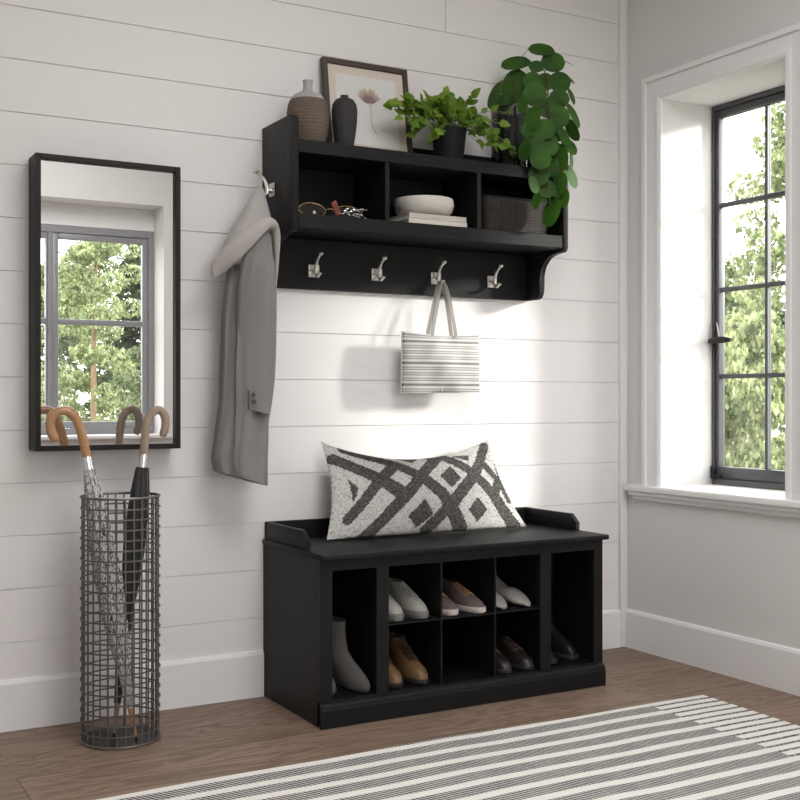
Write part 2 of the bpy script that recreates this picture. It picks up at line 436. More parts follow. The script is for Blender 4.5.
# ------------------------------------------------------------------ room shell
XW, YF, ZC = -4.3, -4.4, 2.80           # left wall, front wall, ceiling
Z0, SP = 2.2861, .1462                  # board joints of the back wall
bm = B(); box(bm, (XW - .1, YF - .3, -.12), (.28, .1, 0)); struct('floor', bm, M['floor'])
bm = B(); box(bm, (XW - .1, YF - .3, ZC), (.28, .1, ZC + .1)); struct('ceiling', bm, M['ceil'])
# back wall: individual boards with shadow gaps, in front of a backing
bm = B()
box(bm, (XW - .1, .0035, 0), (.28, .12, ZC))
zz = [Z0 + SP * k for k in range(4, -17, -1)]
joints = {0: [-.779], 11: [-.682], 4: [-3.0], 6: [-2.9], 8: [-3.3], 2: [-3.1]}
for i in range(len(zz) - 1):
    zt, zb = min(zz[i], ZC), max(zz[i + 1], 0.)
    if zt - zb < .01: continue
    k = i - 4
    xs = [XW] + sorted(joints.get(k, [])) + [0]
    for a, c in zip(xs, xs[1:]):
        box(bm, (a + (.0009 if a > XW else 0), 0, zb + .0010), (c - (.0009 if c < 0 else 0), .0034, zt - .0010), bev=.0010)
struct('wall_back', bm, M['wall'], smooth=0)
bm = B()
for a, c in ((XW, -1.4395), (-.4430, -.034)): prism(bm, [(0, 0), (-.013, 0), (-.013, .128), (-.009, .137), (0, .140)], 0, a, c)
struct('baseboard_back', bm, M['trim'], smooth=0)
bm = B(); box(bm, (-.034, -.015, 0), (-.0005, 0, ZC), bev=.003, seg=2); struct('trim_1', bm, M['trim'])

# right wall with the deep window opening
WY0, WY1, WZ0, WZ1 = -.756, -.197, .600, 1.973
bm = B()
box(bm, (0, WY1, 0), (.27, 0.0, ZC)); box(bm, (0, YF - .3, 0), (.27, WY0, ZC))
box(bm, (0, WY0, 0), (.27, WY1, WZ0 - .02)); box(bm, (0, WY0, WZ1), (.27, WY1, ZC))
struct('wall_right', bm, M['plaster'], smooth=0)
bm = B(); prism(bm, [(0, 0), (-.013, 0), (-.013, .128), (-.009, .137), (0, .140)], 1, YF, -.0005); struct('baseboard_right', bm, M['trim'], smooth=0)
# casing around the opening (stepped profile), mitred
def casing(bm, y0, y1, z0, z1, w, x=0., sgn=-1):
    prof = [(0, .006), (.010, .013), (w * .28, .013), (w * .36, .010), (w * .78, .012), (w * .80, .021), (w, .021), (w, 0)]  # (outwards, thickness)
    path = [((y1, z0), (1, 0)), ((y1, z1), (1, 1)), ((y0, z1), (-1, 1)), ((y0, z0), (-1, 0))]
    rings = []
    for (py, pz), (dy, dz) in path:
        ring = [(x + sgn * t, py + dy * o_, pz + dz * o_) for o_, t in prof]
        ring += [(x, py, pz)]
        rings.append(ring)
    loft(bm, rings)
bm = B(); casing(bm, WY0, WY1, WZ0, WZ1, .0856); struct('trim_2', bm, M['trim'], smooth=0)
# stool and apron
bm = B()
box(bm, (-.040, WY0 - .115, .576), (.236, WY1 + .161, .600), bev=.006, seg=3)
box(bm, (-.030, WY0 - .105, .562), (-.0005, WY1 + .151, .577), bev=.003)
box(bm, (-.016, WY0 - .095, .545), (-.0005, WY1 + .141, .563), bev=.003)
struct('trim_3', bm, M['trim'])

def window_right():
    w = bpy.data.objects.new('window_1', None); COL.objects.link(w); w.location = (.25, (WY0 + WY1) / 2, WZ0); w['kind'] = 'structure'
    bm = B()
    x0, x1 = .236, .285
    box(bm, (x0, WY1 - .0115, WZ0), (x1, WY1, WZ1), bev=.002); box(bm, (x0, WY0, WZ0), (x1, WY0 + .0115, WZ1), bev=.002)
    box(bm, (x0, WY0 + .0115, WZ1 - .016), (x1, WY1 - .0115, WZ1), bev=.002); box(bm, (x0, WY0 + .0115, WZ0), (x1, WY1 - .0115, WZ0 + .022), bev=.002)
    obj('outer_frame', bm, M['wframe'], w, world=True)
    bm = B(); y1 = WY1 - .0125; y0 = WY0 + .0125; z1 = WZ1 - .018; z0 = WZ0 + .024
    sx0, sx1 = .244, .276
    box(bm, (sx0, y1 - .016, z0), (sx1, y1, z1), bev=.003, seg=2); box(bm, (sx0, y0, z0), (sx1, y0 + .055, z1), bev=.004, seg=2)
    box(bm, (sx0, y0 + .055, z1 - .026), (sx1, y1 - .016, z1), bev=.004, seg=2); box(bm, (sx0, y0 + .055, z0), (sx1, y1 - .016, z0 + .042), bev=.004, seg=2)
    s = obj('sash', bm, M['wframe'], w, world=True)
    for z in (1.6118, 1.3056, .9921):
        bm = B(); box(bm, (.250, y0 + .055, z - .008), (.272, y1 - .016, z + .008), bev=.003); obj('glazing_bar', bm, M['wframe'], s, world=True)
    bm = B(); box(bm, (.2495, -.4475, z0 + .042), (.2725, -.4345, z1 - .026), bev=.003); obj('glazing_bar', bm, M['wframe'], s, world=True)
    ys = [(y0 + .055, -.4475), (-.4345, y1 - .016)]; zs = [(z0 + .042, .9841), (1.0001, 1.2976), (1.3136, 1.6038), (1.6198, z1 - .026)]
    for a, c in ys:
        for d, e in zs:
            bm = B(); box(bm, (.260, a, d), (.262, c, e)); obj('pane', bm, M['pane'], s, world=True, smooth=0)
    # espagnolette handle: spindle plate on the stile, oval lever
    bm = B(); prism(bm, [(-.221, 1.050), (-.212, 1.095), (-.206, 1.120), (-.212, 1.145), (-.221, 1.190), (-.229, 1.145), (-.232, 1.120), (-.229, 1.095)], 0, .2335, .2435, bev=.002)
    tube(bm, [(.236, -.219, 1.120), (.212, -.219, 1.120)], .008, 12)
    h = obj('window_handle', bm, M['blackmetal'], w, world=True)
    bm = B(); pts = [(.212, -.212 - .105 * t, 1.120 + .002 * math.sin(PI * t)) for t in [i / 10 for i in range(11)]]
    tube(bm, pts, [.004 + .0085 * math.sin(PI * min(1, .15 + .8 * i / 10)) ** .8 for i in range(11)], 12)
    obj('lever', bm, M['blackmetal'], h, world=True)
    bm = B(); box(bm, (.224, -.222, .622), (.236, -.202, .660), bev=.002); box(bm, (.222, -.252, .6255), (.2355, -.222, .636), bev=.002)
    tube(bm, [(.229, -.206, .6225), (.229, -.206, .668)], .004, 8); obj('stay_hinge', bm, M['blackmetal'], w, world=True)
    return w
window_right()

# front wall (behind the camera) with its own deep window, seen in the mirror
FX0, FX1, FZ0, FZ1 = -2.75, -.39, .668, 2.215
FD = .30
bm = B()
box(bm, (XW - .1, YF - FD, 0), (FX0, YF, ZC)); box(bm, (FX1, YF - FD, 0), (-.0005, YF, ZC))
box(bm, (FX0, YF - FD, 0), (FX1, YF, FZ0 - .02)); box(bm, (FX0, YF - FD, FZ1), (FX1, YF, ZC))
struct('wall_front', bm, M['plaster'], smooth=0)
bm = B(); box(bm, (FX0 - .05, YF - .215, FZ0 - .02), (FX1 + .05, YF + .04, FZ0 + .004), bev=.005, seg=2)
struct('trim_4', bm, M['trim'])
def window_front():
    w = bpy.data.objects.new('window_2', None); COL.objects.link(w); w.location = ((FX0 + FX1) / 2, YF - .24, FZ0); w['kind'] = 'structure'
    ya, yb = YF - .27, YF - .215
    zt, zb = 2.068, .672
    bm = B()
    box(bm, (FX0, ya, zt), (FX1, yb, FZ1), bev=.002)
    struct('window_head_infill', bm, M['trim'], w, world=True)
    bm = B(); e = .040
    box(bm, (FX1 - e, ya, zb), (FX1, yb, zt), bev=.004); box(bm, (FX0, ya, zb), (FX0 + e, yb, zt), bev=.004)
    box(bm, (FX0 + e, ya, zt - .05), (FX1 - e, yb, zt), bev=.004); box(bm, (FX0 + e, ya, zb), (FX1 - e, yb, zb + .04), bev=.004)
    obj('outer_frame', bm, M['wframe_grey'], w, world=True)
    cols = [(-1.079, FX1 - .042), (-1.80, -1.111), (FX0 + .042, -1.84)]
    for x in (-1.095, -1.82):
        bm = B(); box(bm, (x - .0155, ya, zb + .04), (x + .0155, yb, zt - .05), bev=.004); obj('mullion', bm, M['wframe_grey'], w, world=True)
    for a, c in cols:
        bm = B(); y0, y1 = YF - .262, YF - .222; q = .040; q2 = .012 if abs(c + 1.111) < .01 else q
        z0, z1 = zb + .042, zt - .052
        box(bm, (a, y0, z0), (a + q, y1, z1), bev=.006, seg=2); box(bm, (c - q2, y0, z0), (c, y1, z1), bev=.006, seg=2)
        box(bm, (a + q, y0, z1 - .04), (c - q2, y1, z1), bev=.006, seg=2); box(bm, (a + q, y0, z0), (c - q2, y1, z0 + .045), bev=.006, seg=2)
        box(bm, (a + q, y0 + .004, 1.407), (c - q2, y1 - .004, 1.446), bev=.006, seg=2)
        s = obj('sash', bm, M['wframe_grey'], w, world=True)
        for d, e2 in ((z0 + .045, 1.407), (1.446, z1 - .04)):
            bm = B(); box(bm, (a + q, YF - .245, d), (c - q2, YF - .243, e2)); obj('pane', bm, M['pane'], s, world=True, smooth=0)
window_front()
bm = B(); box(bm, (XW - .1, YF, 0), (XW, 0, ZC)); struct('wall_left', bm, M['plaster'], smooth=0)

# ------------------------------------------------------------------ hallway rack
XL, XR = -1.441, -.441
rack = thing('wall_coat_rack', 'black wooden wall rack with three cubbies and a rail of nickel hooks', 'coat rack', ((XL + XR) / 2, -.0005, 1.252))
yf = -.2284
def side_poly():
    p = [(-.001, 1.252), (-.072, 1.252), (-.086, 1.257), (-.094, 1.268), (-.097, 1.285), (-.098, 1.330)]
    p += [(-.098 - .085 * (1 - math.cos(t * PI / 2)), 1.330 + .066 * math.sin(t * PI / 2)) for t in [i / 8 for i in range(1, 9)]]
    p = p[:-1] + [(-.190, 1.398), (-.214, 1.399), (-.224, 1.404), (yf, 1.414), (yf, 1.690)]
    p += [(yf + .020 * (1 - math.cos(t * PI / 2)), 1.7185 + .020 * math.sin(t * PI / 2)) for t in [i / 6 for i in range(0, 7)]]
    p += [(-.001, 1.740)]
    return p
for x in (XL, XR - .020):
    bm = B(); prism(bm, side_poly(), 0, x, x + .020, bev=.0015); obj('side_panel', bm, M['black'], rack, world=True)
bm = B(); box(bm, (XL + .0205, -.020, 1.2525), (XR - .0205, -.001, 1.409), bev=.001); obj('hook_rail', bm, M['black'], rack, world=True)
bm = B(); box(bm, (XL + .0205, -.012, 1.4525), (XR - .0205, -.001, 1.628), bev=.0); obj('back_panel', bm, M['black_in'], rack, world=True)
bm = B(); box(bm, (XL + .0205, -.014, 1.668), (XR - .0205, -.001, 1.736), bev=.002); obj('back_rail', bm, M['black'], rack, world=True)
bm = B(); box(bm, (XL + .0205, -.226, 1.410), (XR - .0205, -.001, 1.452), bev=.0015); obj('lower_shelf', bm, M['black'], rack, world=True)
bm = B(); box(bm, (XL + .0205, -.2275, 1.6285), (XR - .0205, -.001, 1.667), bev=.0015); obj('top_shelf', bm, M['black'], rack, world=True)
for x in (-1.125, -.792):
    bm = B(); box(bm, (x - .0075, -.224, 1.4525), (x + .0075, -.0125, 1.628), bev=.001); obj('divider', bm, M['black'], rack, world=True)

def hook_parts(parent, base, rot):
    """double coat hook; local: -y away from the board"""
    R = Matrix.Translation(Vector(base) - wl(parent)) @ Matrix.Rotation(rot, 4, 'Z')
    bm = B()
    tube(bm, [(0, -.002, -.003), (0, -.017, -.003)], [.0085, .0065], 12)
    up = smooth_path([(0, -.017, -.012), (0, -.0175, .004), (0, -.022, .020), (0, -.034, .036), (0, -.050, .046)], 5)
    n = len(up); tube(bm, up, [.0068 - .0026 * i / (n - 1) for i in range(n)], 10)
    lathe(bm, [(.001, -.008), (.0078, -.003), (.0092, .001), (.007, .0055), (.001, .0075)], (0, -.053, .0485), 12)
    lo = smooth_path([(0, -.016, -.008), (0, -.022, -.016), (0, -.032, -.019), (0, -.043, -.014)], 5)
    n = len(lo); tube(bm, lo, [.0062 - .0016 * i / (n - 1) for i in range(n)], 10)
    lathe(bm, [(.001, -.0045), (.0062, -.0015), (.0068, .001), (.001, .0045)], (0, -.046, -.0125), 12)
    bmesh.ops.transform(bm, matrix=R, verts=bm.verts)
    h = obj('hook', bm, M['nickel'], parent)
    bm = B(); box(bm, (-.019, -.004, -.020), (.019, -.0002, .020), bev=.0015); bmesh.ops.transform(bm, matrix=R, verts=bm.verts); obj('back_plate', bm, M['nickel'], h)
    for sx in (-.0125, .0125):
        bm = B(); disc(bm, (sx, -.0045, 0), .0028, 1, 10, .002); bmesh.ops.transform(bm, matrix=R, verts=bm.verts); obj('screw', bm, M['blackmetal'], h)
for x in (-1.2677, -1.0437, -.8211, -.5971):
    hook_parts(rack, (x - .009, -.0203, 1.3100), 0)
hook_parts(rack, (XL - .0003, -.083, 1.539), -PI / 2)

# ------------------------------------------------------------------ storage bench
bench = thing('storage_bench', 'black wooden entryway bench with open shoe cubbies and a low gallery rail', 'bench', ((XL + XR) / 2, -.21, 0))
FY = -.41; TOPZ = .4807
bx0, bx1 = XL + .0035, XR - .0035
for a in (bx0, bx1 - .018):
    bm = B(); box(bm, (a, FY + .0205, .0), (a + .018, -.0008, .4645), bev=.001); obj('side_panel', bm, M['black'], bench, world=True)
bm = B(); box(bm, (bx0 + .0185, -.022, .055), (bx1 - .0185, -.0155, .4645)); obj('back_panel', bm, M['black_in'], bench, world=True)
bm = B(); box(bm, (XL, -.4389, .4654), (XR, -.0008, TOPZ), bev=.003, seg=2); obj('seat_top', bm, M['black'], bench, world=True)
bm = B(); box(bm, (bx0 + .0185, FY + .0205, .055), (bx1 - .0185, -.0225, .072)); obj('bottom_board', bm, M['black_in'], bench, world=True)
# face frame: stiles and rails
bm = B()
for a, c in ((bx0, -1.401), (-1.262, -1.222), (-.6894, -.6489), (-.4798, bx1)):
    box(bm, (a, FY, .068), (c, FY + .020, .4645), bev=.0008)
for a, c in ((-1.401, -1.262), (-1.222, -.6894), (-.6489, -.4798)):
    box(bm, (a, FY, .432), (c, FY + .020, .4645), bev=.0006)
    box(bm, (a, FY, .055), (c, FY + .020, .0735), bev=.0006)
obj('face_frame', bm, M['black'], bench, world=True)
for x in (-1.242, -.669):
    bm = B(); box(bm, (x - .008, FY + .0205, .0725), (x + .008, -.0225, .4645)); obj('partition', bm, M['black_in'], bench, world=True)
for x in (-1.0440, -.8540):
    bm = B(); box(bm, (x - .0028, FY + .004, .0740), (x + .0028, -.0225, .4310)); obj('thin_divider', bm, M['black'], bench, world=True)
bm = B(); box(bm, (-1.2335, FY + .006, .2625), (-.6775, -.0225, .2665)); obj('cubby_shelf', bm, M['black'], bench, world=True)
# plinth with moulded top edge
bm = B()
prism(bm, [(FY - .0005, 0), (-.4216, 0), (-.4216, .048), (-.4195, .053), (-.4190, .0575), (-.4165, .0615), (-.4135, .0655), (FY - .0005, .0675)], 0, bx0 - .003, bx1 + .003)
obj('plinth', bm, M['black'], bench, world=True, smooth=0)
# gallery
bm = B(); box(bm, (XL + .008, -.0150, TOPZ + .0003), (XR - .008, -.0008, .5336), bev=.002); obj('gallery_rail', bm, M['black'], bench, world=True)
for a in (XL + .008, XR - .008 - .016):
    bm = B(); prism(bm, [(-.0153, TOPZ + .0003), (-.300, TOPZ + .0003), (-.300, .507), (-.268, .5336), (-.0155, .5336)], 0, a, a + .016, bev=.0015); obj('gallery_side', bm, M['black'], bench, world=True)

# ------------------------------------------------------------------ mirror
mx0, mx1, mz0, mz1, md = -2.136, -1.7295, .768, 1.577, .090
mir = thing('wall_mirror', 'tall rectangular wall mirror in a deep thin black frame', 'mirror', ((mx0 + mx1) / 2, 0, mz0))
bm = B(); fw = .0145
box(bm, (mx0, -md, mz0), (mx0 + fw, -.0005, mz1), bev=.0012); box(bm, (mx1 - fw, -md, mz0), (mx1, -.0005, mz1), bev=.0012)
box(bm, (mx0 + fw, -md, mz1 - fw), (mx1 - fw, -.0005, mz1), bev=.0012); box(bm, (mx0 + fw, -md, mz0), (mx1 - fw, -.0005, mz0 + fw), bev=.0012)
obj('mirror_frame', bm, M['frame_dk'], mir, world=True)
bm = B(); box(bm, (mx0 + fw + .0003, -.075, mz0 + fw + .0003), (mx1 - fw - .0003, -.070, mz1 - fw - .0003)); obj('mirror_glass', bm, M['mirror'], mir, world=True, smooth=0)

# ------------------------------------------------------------------ wire umbrella stand
SC = (-1.943, -.227); SR = .1035; SH = .650
st = thing('umbrella_stand', 'tall round wire umbrella stand in gunmetal on the wood floor', 'umbrella stand', (SC[0], SC[1], 0))
bm = B()
NV = 28
for j in range(NV):
    a = 2 * PI * (j + .35) / NV
    tube(bm, [(SC[0] + (SR - .004) * math.cos(a), SC[1] + (SR - .004) * math.sin(a), z) for z in (.006, .3, SH)], .0023, 6)
NR = 24
for k in range(1, NR):
    z = .005 + (SH - .007) * k / NR
    tube(bm, [(SC[0] + SR * math.cos(2 * PI * j / 48), SC[1] + SR * math.sin(2 * PI * j / 48), z) for j in range(48)], .0023, 6, closed=True)
obj('wire_mesh', bm, M['wire'], st, world=True)
for nm, z, r in (('top_rim', SH, .0036), ('bottom_rim', .0042, .0040)):
    bm = B(); tube(bm, [(SC[0] + SR * .99 * math.cos(2 * PI * j / 48), SC[1] + SR * .99 * math.sin(2 * PI * j / 48), z) for j in range(48)], r, 8, closed=True); obj(nm, bm, M['wire'], st, world=True)
bm = B(); lathe(bm, [(SR - .008, .001), (SR - .008, .006), (.002, .006)], (SC[0], SC[1], 0), 48); obj('base_plate', bm, M['steel'], st, world=True)

def umbrella(label, handle, top, coll_end, can_end, tip, prof, m_handle, m_can, m_tip, hr):
    top = Vector(top); tip = Vector(tip)
    u = thing('umbrella', label, 'umbrella', tuple(tip), group=None)
    bm = B(); hp = smooth_path(handle, 5); n = len(hp)
    tube(bm, hp, [hr * (1 if i < n - 3 else (.97, .85, .6)[i - (n - 3)]) for i in range(n)], 14); obj('crook_handle', bm, m_handle, u, world=True)
    ax = (tip - top).normalized()
    bm = B(); tube(bm, [top - ax * .002, Vector(coll_end)], .0125, 16); obj('collar', bm, M['chrome'], u, world=True)
    # folded canopy: fluted loft
    a = Vector(coll_end); e = Vector(can_end); N_ = 16; rings = []
    X = ax.cross(Vector((0, 1, 0))).normalized(); Y = ax.cross(X).normalized()
    K = 72; NS = 40
    for i in range(NS + 1):
        t = i / NS; c = a.lerp(e, t)
        # piecewise profile
        q = t * (len(prof) - 1); k = min(int(q), len(prof) - 2); r = prof[k] + (prof[k + 1] - prof[k]) * (q - k)
        ring = []
        for j in range(K):
            th = 2 * PI * j / K
            ph = (th + t * 2.2) * 9 / (2 * PI)
            saw = (ph % 1)
            rr = r * (.80 + .26 * saw if saw < .86 else .80 + .26 * (1 - saw) / .14 * .86)
            ring.append(c + (X * math.cos(th) + Y * math.sin(th)) * rr)
        rings.append(ring)
    bm = B(); loft(bm, rings, uvscale=(1, 1)); obj('folded_canopy', bm, m_can, u, world=True, smooth=50)
    bm = B(); tube(bm, [e, e.lerp(tip, .45), tip], [.0085, .006, .0035], 10); obj('tip', bm, m_tip, u, world=True)
    bm = B(); tube(bm, [tip - ax * .012, tip + ax * .001], .0042, 10); obj('ferrule', bm, M['blackmetal'], u, world=True)
    return u
H1 = [[-2.023, -.19, .755], [-2.031, -.19, .79], [-2.039, -.19, .822], [-2.055, -.19, .862], [-2.079, -.188, .879], [-2.104, -.186, .874], [-2.117, -.184, .855], [-2.117, -.184, .828], [-2.104, -.186, .799]]
H2 = [[-1.871, -.2, .757], [-1.868, -.2, .798], [-1.862, -.2, .847], [-1.848, -.2, .872], [-1.829, -.2, .880], [-1.814, -.2, .866], [-1.810, -.2, .838], [-1.819, -.2, .806]]
t1, b1 = Vector((-2.023, -.19, .755)), Vector((-1.921, -.300, .008))
t2, b2 = Vector((-1.871, -.200, .757)), Vector((-1.963, -.235, .008))
umbrella('slim umbrella with orange wood crook and white dashed canopy', H1, t1, t1.lerp(b1, .045), t1.lerp(b1, .885), b1,
         [.015, .024, .029, .034, .037, .037, .034, .029, .022, .014, .010], M['orange_wood'], M['dash'], M['orange_wood'], .0125)
umbrella('slim umbrella with beige crook handle and black folded canopy', H2, t2, t2.lerp(b2, .045), t2.lerp(b2, .88), b2,
         [.018, .026, .029, .030, .028, .024, .018, .014, .013, .012, .010], M['beige_wood'], M['black_cloth'], M['beige_wood'], .0115)

# ------------------------------------------------------------------ things on the top shelf
TS = 1.667
v = thing('woven_vase', 'brown speckled bottle vase with pale grey neck on the rack top', 'vase', (-1.343, -.122, TS + .0005))
zr = TS + .0005
bm = B(); lathe(bm, [(.040, 0), (.052, .010), (.060, .040), (.0635, .075), (.0635, .105), (.060, .128), (.054, .142)], (-1.343, -.122, zr), 48, True, False, uvs=(.40, .16)); obj('vase_body', bm, M['vase_body'], v, world=True)
bm = B(); lathe(bm, [(.054, .142), (.044, .156), (.028, .166), (.017, .171), (.0145, .178), (.014, .195), (.016, .2035), (.0135, .2035), (.012, .18), (.012, .17)], (-1.343, -.122, zr), 40, False, False); obj('vase_neck', bm, M['vase_neck'], v, world=True)
bm = B(); lathe(bm, [(.022, 0), (.027, .004), (.033, .040), (.0385, .085), (.040, .118), (.037, .138), (.028, .152), (.015, .158), (.012, .161), (.0125, .166), (.010, .166), (.009, .155)], (-1.2335, -.150, zr), 44, True, True)
o = obj('charcoal_vase', bm, M['vase_dk']); tag(o, 'small matte charcoal shouldered vase in front of the framed print', 'vase')

# leaning framed print
lean = math.atan2(.046, .313)
fr = thing('framed_print', 'dark-framed pressed flower print leaning against the board wall', 'picture', (-1.096, -.064, TS + .0015), (-lean, 0, 0))
W, H = .306, .318; fb = .017
bm = B()
box(bm, (-W / 2, -.009, 0), (-W / 2 + fb, .009, H), bev=.001); box(bm, (W / 2 - fb, -.009, 0), (W / 2, .009, H), bev=.001)
box(bm, (-W / 2 + fb, -.009, H - fb), (W / 2 - fb, .009, H), bev=.001); box(bm, (-W / 2 + fb, -.009, 0), (W / 2 - fb, .009, fb), bev=.001)
obj('picture_frame', bm, M['frame_br'], fr)
bm = B(); box(bm, (-W / 2 + fb, -.001, fb), (W / 2 - fb, .001, H - fb)); mb = obj('mat_board', bm, M['matboard'], fr, smooth=0)
bm = B(); box(bm, (-W / 2 + .044, -.0018, .046), (W / 2 - .044, -.0011, H - .044)); obj('print_sheet', bm, M['print'], fr, smooth=0)
rnd = random.Random(5)
fb_ = B(); fc_ = B()
cx_, cz_ = .008, .180
for i in range(15):
    a = -1.0 + 2.0 * i / 14; L = .050 + rnd.uniform(-.006, .008)
    for bmx, l0, l1, w_, yy_ in ((fb_, .012, L, .0032, -.0024 - .0002 * (i % 3)), (fc_, .008, L * .62, .0030, -.0031 - .0002 * (i % 3))):
        pts = []
        for t, w in ((0, .15), (.35, .8), (.7, 1), (1, .1)):
            pts.append((l0 + (l1 - l0) * t, w * w_))
        d = (math.sin(a), math.cos(a)); nrm = (d[1], -d[0])
        q = [(cx_ + d[0] * p + nrm[0] * w, cz_ + d[1] * p * 1.1 + nrm[1] * w) for p, w in pts] + [(cx_ + d[0] * p - nrm[0] * w, cz_ + d[1] * p * 1.1 - nrm[1] * w) for p, w in reversed(pts)]
        bmx.faces.new([bmx.verts.new((x, yy_, z)) for x, z in q])
obj('pressed_petals', fb_, M['petal'], fr, smooth=0); obj('pressed_florets', fc_, M['petal2'], fr, smooth=0)
bm = B(); tube(bm, smooth_path([(.008, -.0022, .192), (.012, -.0022, .165), (.010, -.0022, .135), (.016, -.0022, .105), (.028, -.0022, .085)], 5), .0009, 5)
obj('pressed_stem', bm, M['inkstem'], fr)

# leaf builders
def add_leaf(bm, base, tipdir, nrm, L, Wd, heart=.0, fold=.15, curl=.12, n=6):
    T = Vector(tipdir).normalized(); N = Vector(nrm); N = (N - T * N.dot(T)).normalized(); X = T.cross(N)
    rows = []
    for i in range(n + 1):
        t = i / n
        w = math.sin(PI * (t ** (.62 if heart else 1.0))) ** (.75 if heart else .62)
        if not heart: w = math.sqrt(max(0, 1 - (2 * t - 1) ** 2))
        w *= Wd
        c = Vector(base) + T * (L * t) - N * (curl * L * (t * t))
        if i in (0, n): rows.append([bm.verts.new(c)])
        else: rows.append([bm.verts.new(c + X * w * s + N * abs(s) * w * fold) for s in (-1, -.5, 0, .5, 1)])
    for i in range(n):
        a, b_ = rows[i], rows[i + 1]
        if len(a) == 1:
            for j in range(4): bm.faces.new((a[0], b_[j + 1], b_[j]))
        elif len(b_) == 1:
            for j in range(4): bm.faces.new((a[j], a[j + 1], b_[0]))
        else:
            for j in range(4): bm.faces.new((a[j], a[j + 1], b_[j + 1], b_[j]))

# small bushy plant
pl = thing('potted_plant', 'bushy small-leaved plant in a black pot on the rack top', 'plant', (-.842, -.122, TS + .0005))
bm = B(); lathe(bm, [(.040, 0), (.046, .004), (.0565, .105), (.0575, .112), (.0535, .112), (.051, .100)], (-.842, -.122, zr), 40, True, False); obj('pot', bm, M['pot_blk'], pl, world=True)
bm = B(); lathe(bm, [(.0505, .098), (.0505, .1005), (.001, .104)], (-.842, -.122, zr), 30); obj('soil', bm, M['soil'], pl, world=True)
rnd = random.Random(11)
lf = B(); sm = B()
origin = Vector((-.842, -.122, zr + .10))
def spray(center, spread, nst, nlf, lsz):
    for _ in range(nst):
        e = Vector(center) + Vector((rnd.gauss(0, spread[0]), rnd.gauss(0, spread[1]), rnd.gauss(0, spread[2])))
        e.y = max(-.225, min(-.045, e.y))
        if e.x > -.72: e.y = min(e.y, -.212)
        if e.z < TS + .06 and e.y > -.2: e.z = TS + .06
        o0 = origin + Vector((rnd.uniform(-.025, .025), rnd.uniform(-.025, .025), 0))
        mid = o0.lerp(e, .5) + Vector((0, 0, .035)); path = smooth_path([o0, mid, e], 6)
        tube(sm, path, .0011, 5)
        for i in range(nlf):
            k = int(len(path) * (.45 + .55 * (i + 1) / nlf)) - 1; p = path[max(3, min(k, len(path) - 1))]
            d = Vector((rnd.uniform(-1, 1), rnd.uniform(-.8, .5), rnd.uniform(-.8, .7))) + (p - origin).normalized() * .9
            L = lsz * rnd.uniform(.7, 1.2)
            q = p + d.normalized() * L
            if q.y > -.03: d.y = -abs(d.y)
            if max(q.x, p.x) > -.69 and max(q.y, p.y) > -.203: continue
            nr = Vector((rnd.uniform(-.6, .6), -1 + rnd.uniform(-.3, .5), rnd.uniform(.1, 1.1)))
            add_leaf(lf, p, d, nr, L, L * .35, heart=1, fold=.2, curl=.15, n=5)
spray((-.87, -.135, 1.845), (.045, .022, .022), 20, 4, .038)
spray((-.80, -.125, 1.845), (.042, .022, .022), 14, 4, .036)
spray((-.85, -.17, 1.800), (.045, .010, .016), 10, 4, .034)
spray((-.95, -.15, 1.800), (.022, .02, .028), 9, 4, .034)
spray((-1.055, -.165, 1.822), (.018, .012, .020), 8, 4, .036)
spray((-1.01, -.16, 1.785), (.022, .016, .022), 7, 4, .034)
spray((-.935, -.185, 1.755), (.02, .012, .022), 7, 4, .034)
spray((-.745, -.16, 1.790), (.018, .016, .026), 8, 4, .034)
spray((-.740, -.20, 1.735), (.022, .01, .018), 6, 4, .032)
spray((-.690, -.22, 1.712), (.018, .006, .012), 5, 4, .030)
obj('foliage', lf, M['leaf_small'], pl, world=True, smooth=60, recalc=False); obj('stems', sm, M['stem_g'], pl, world=True)

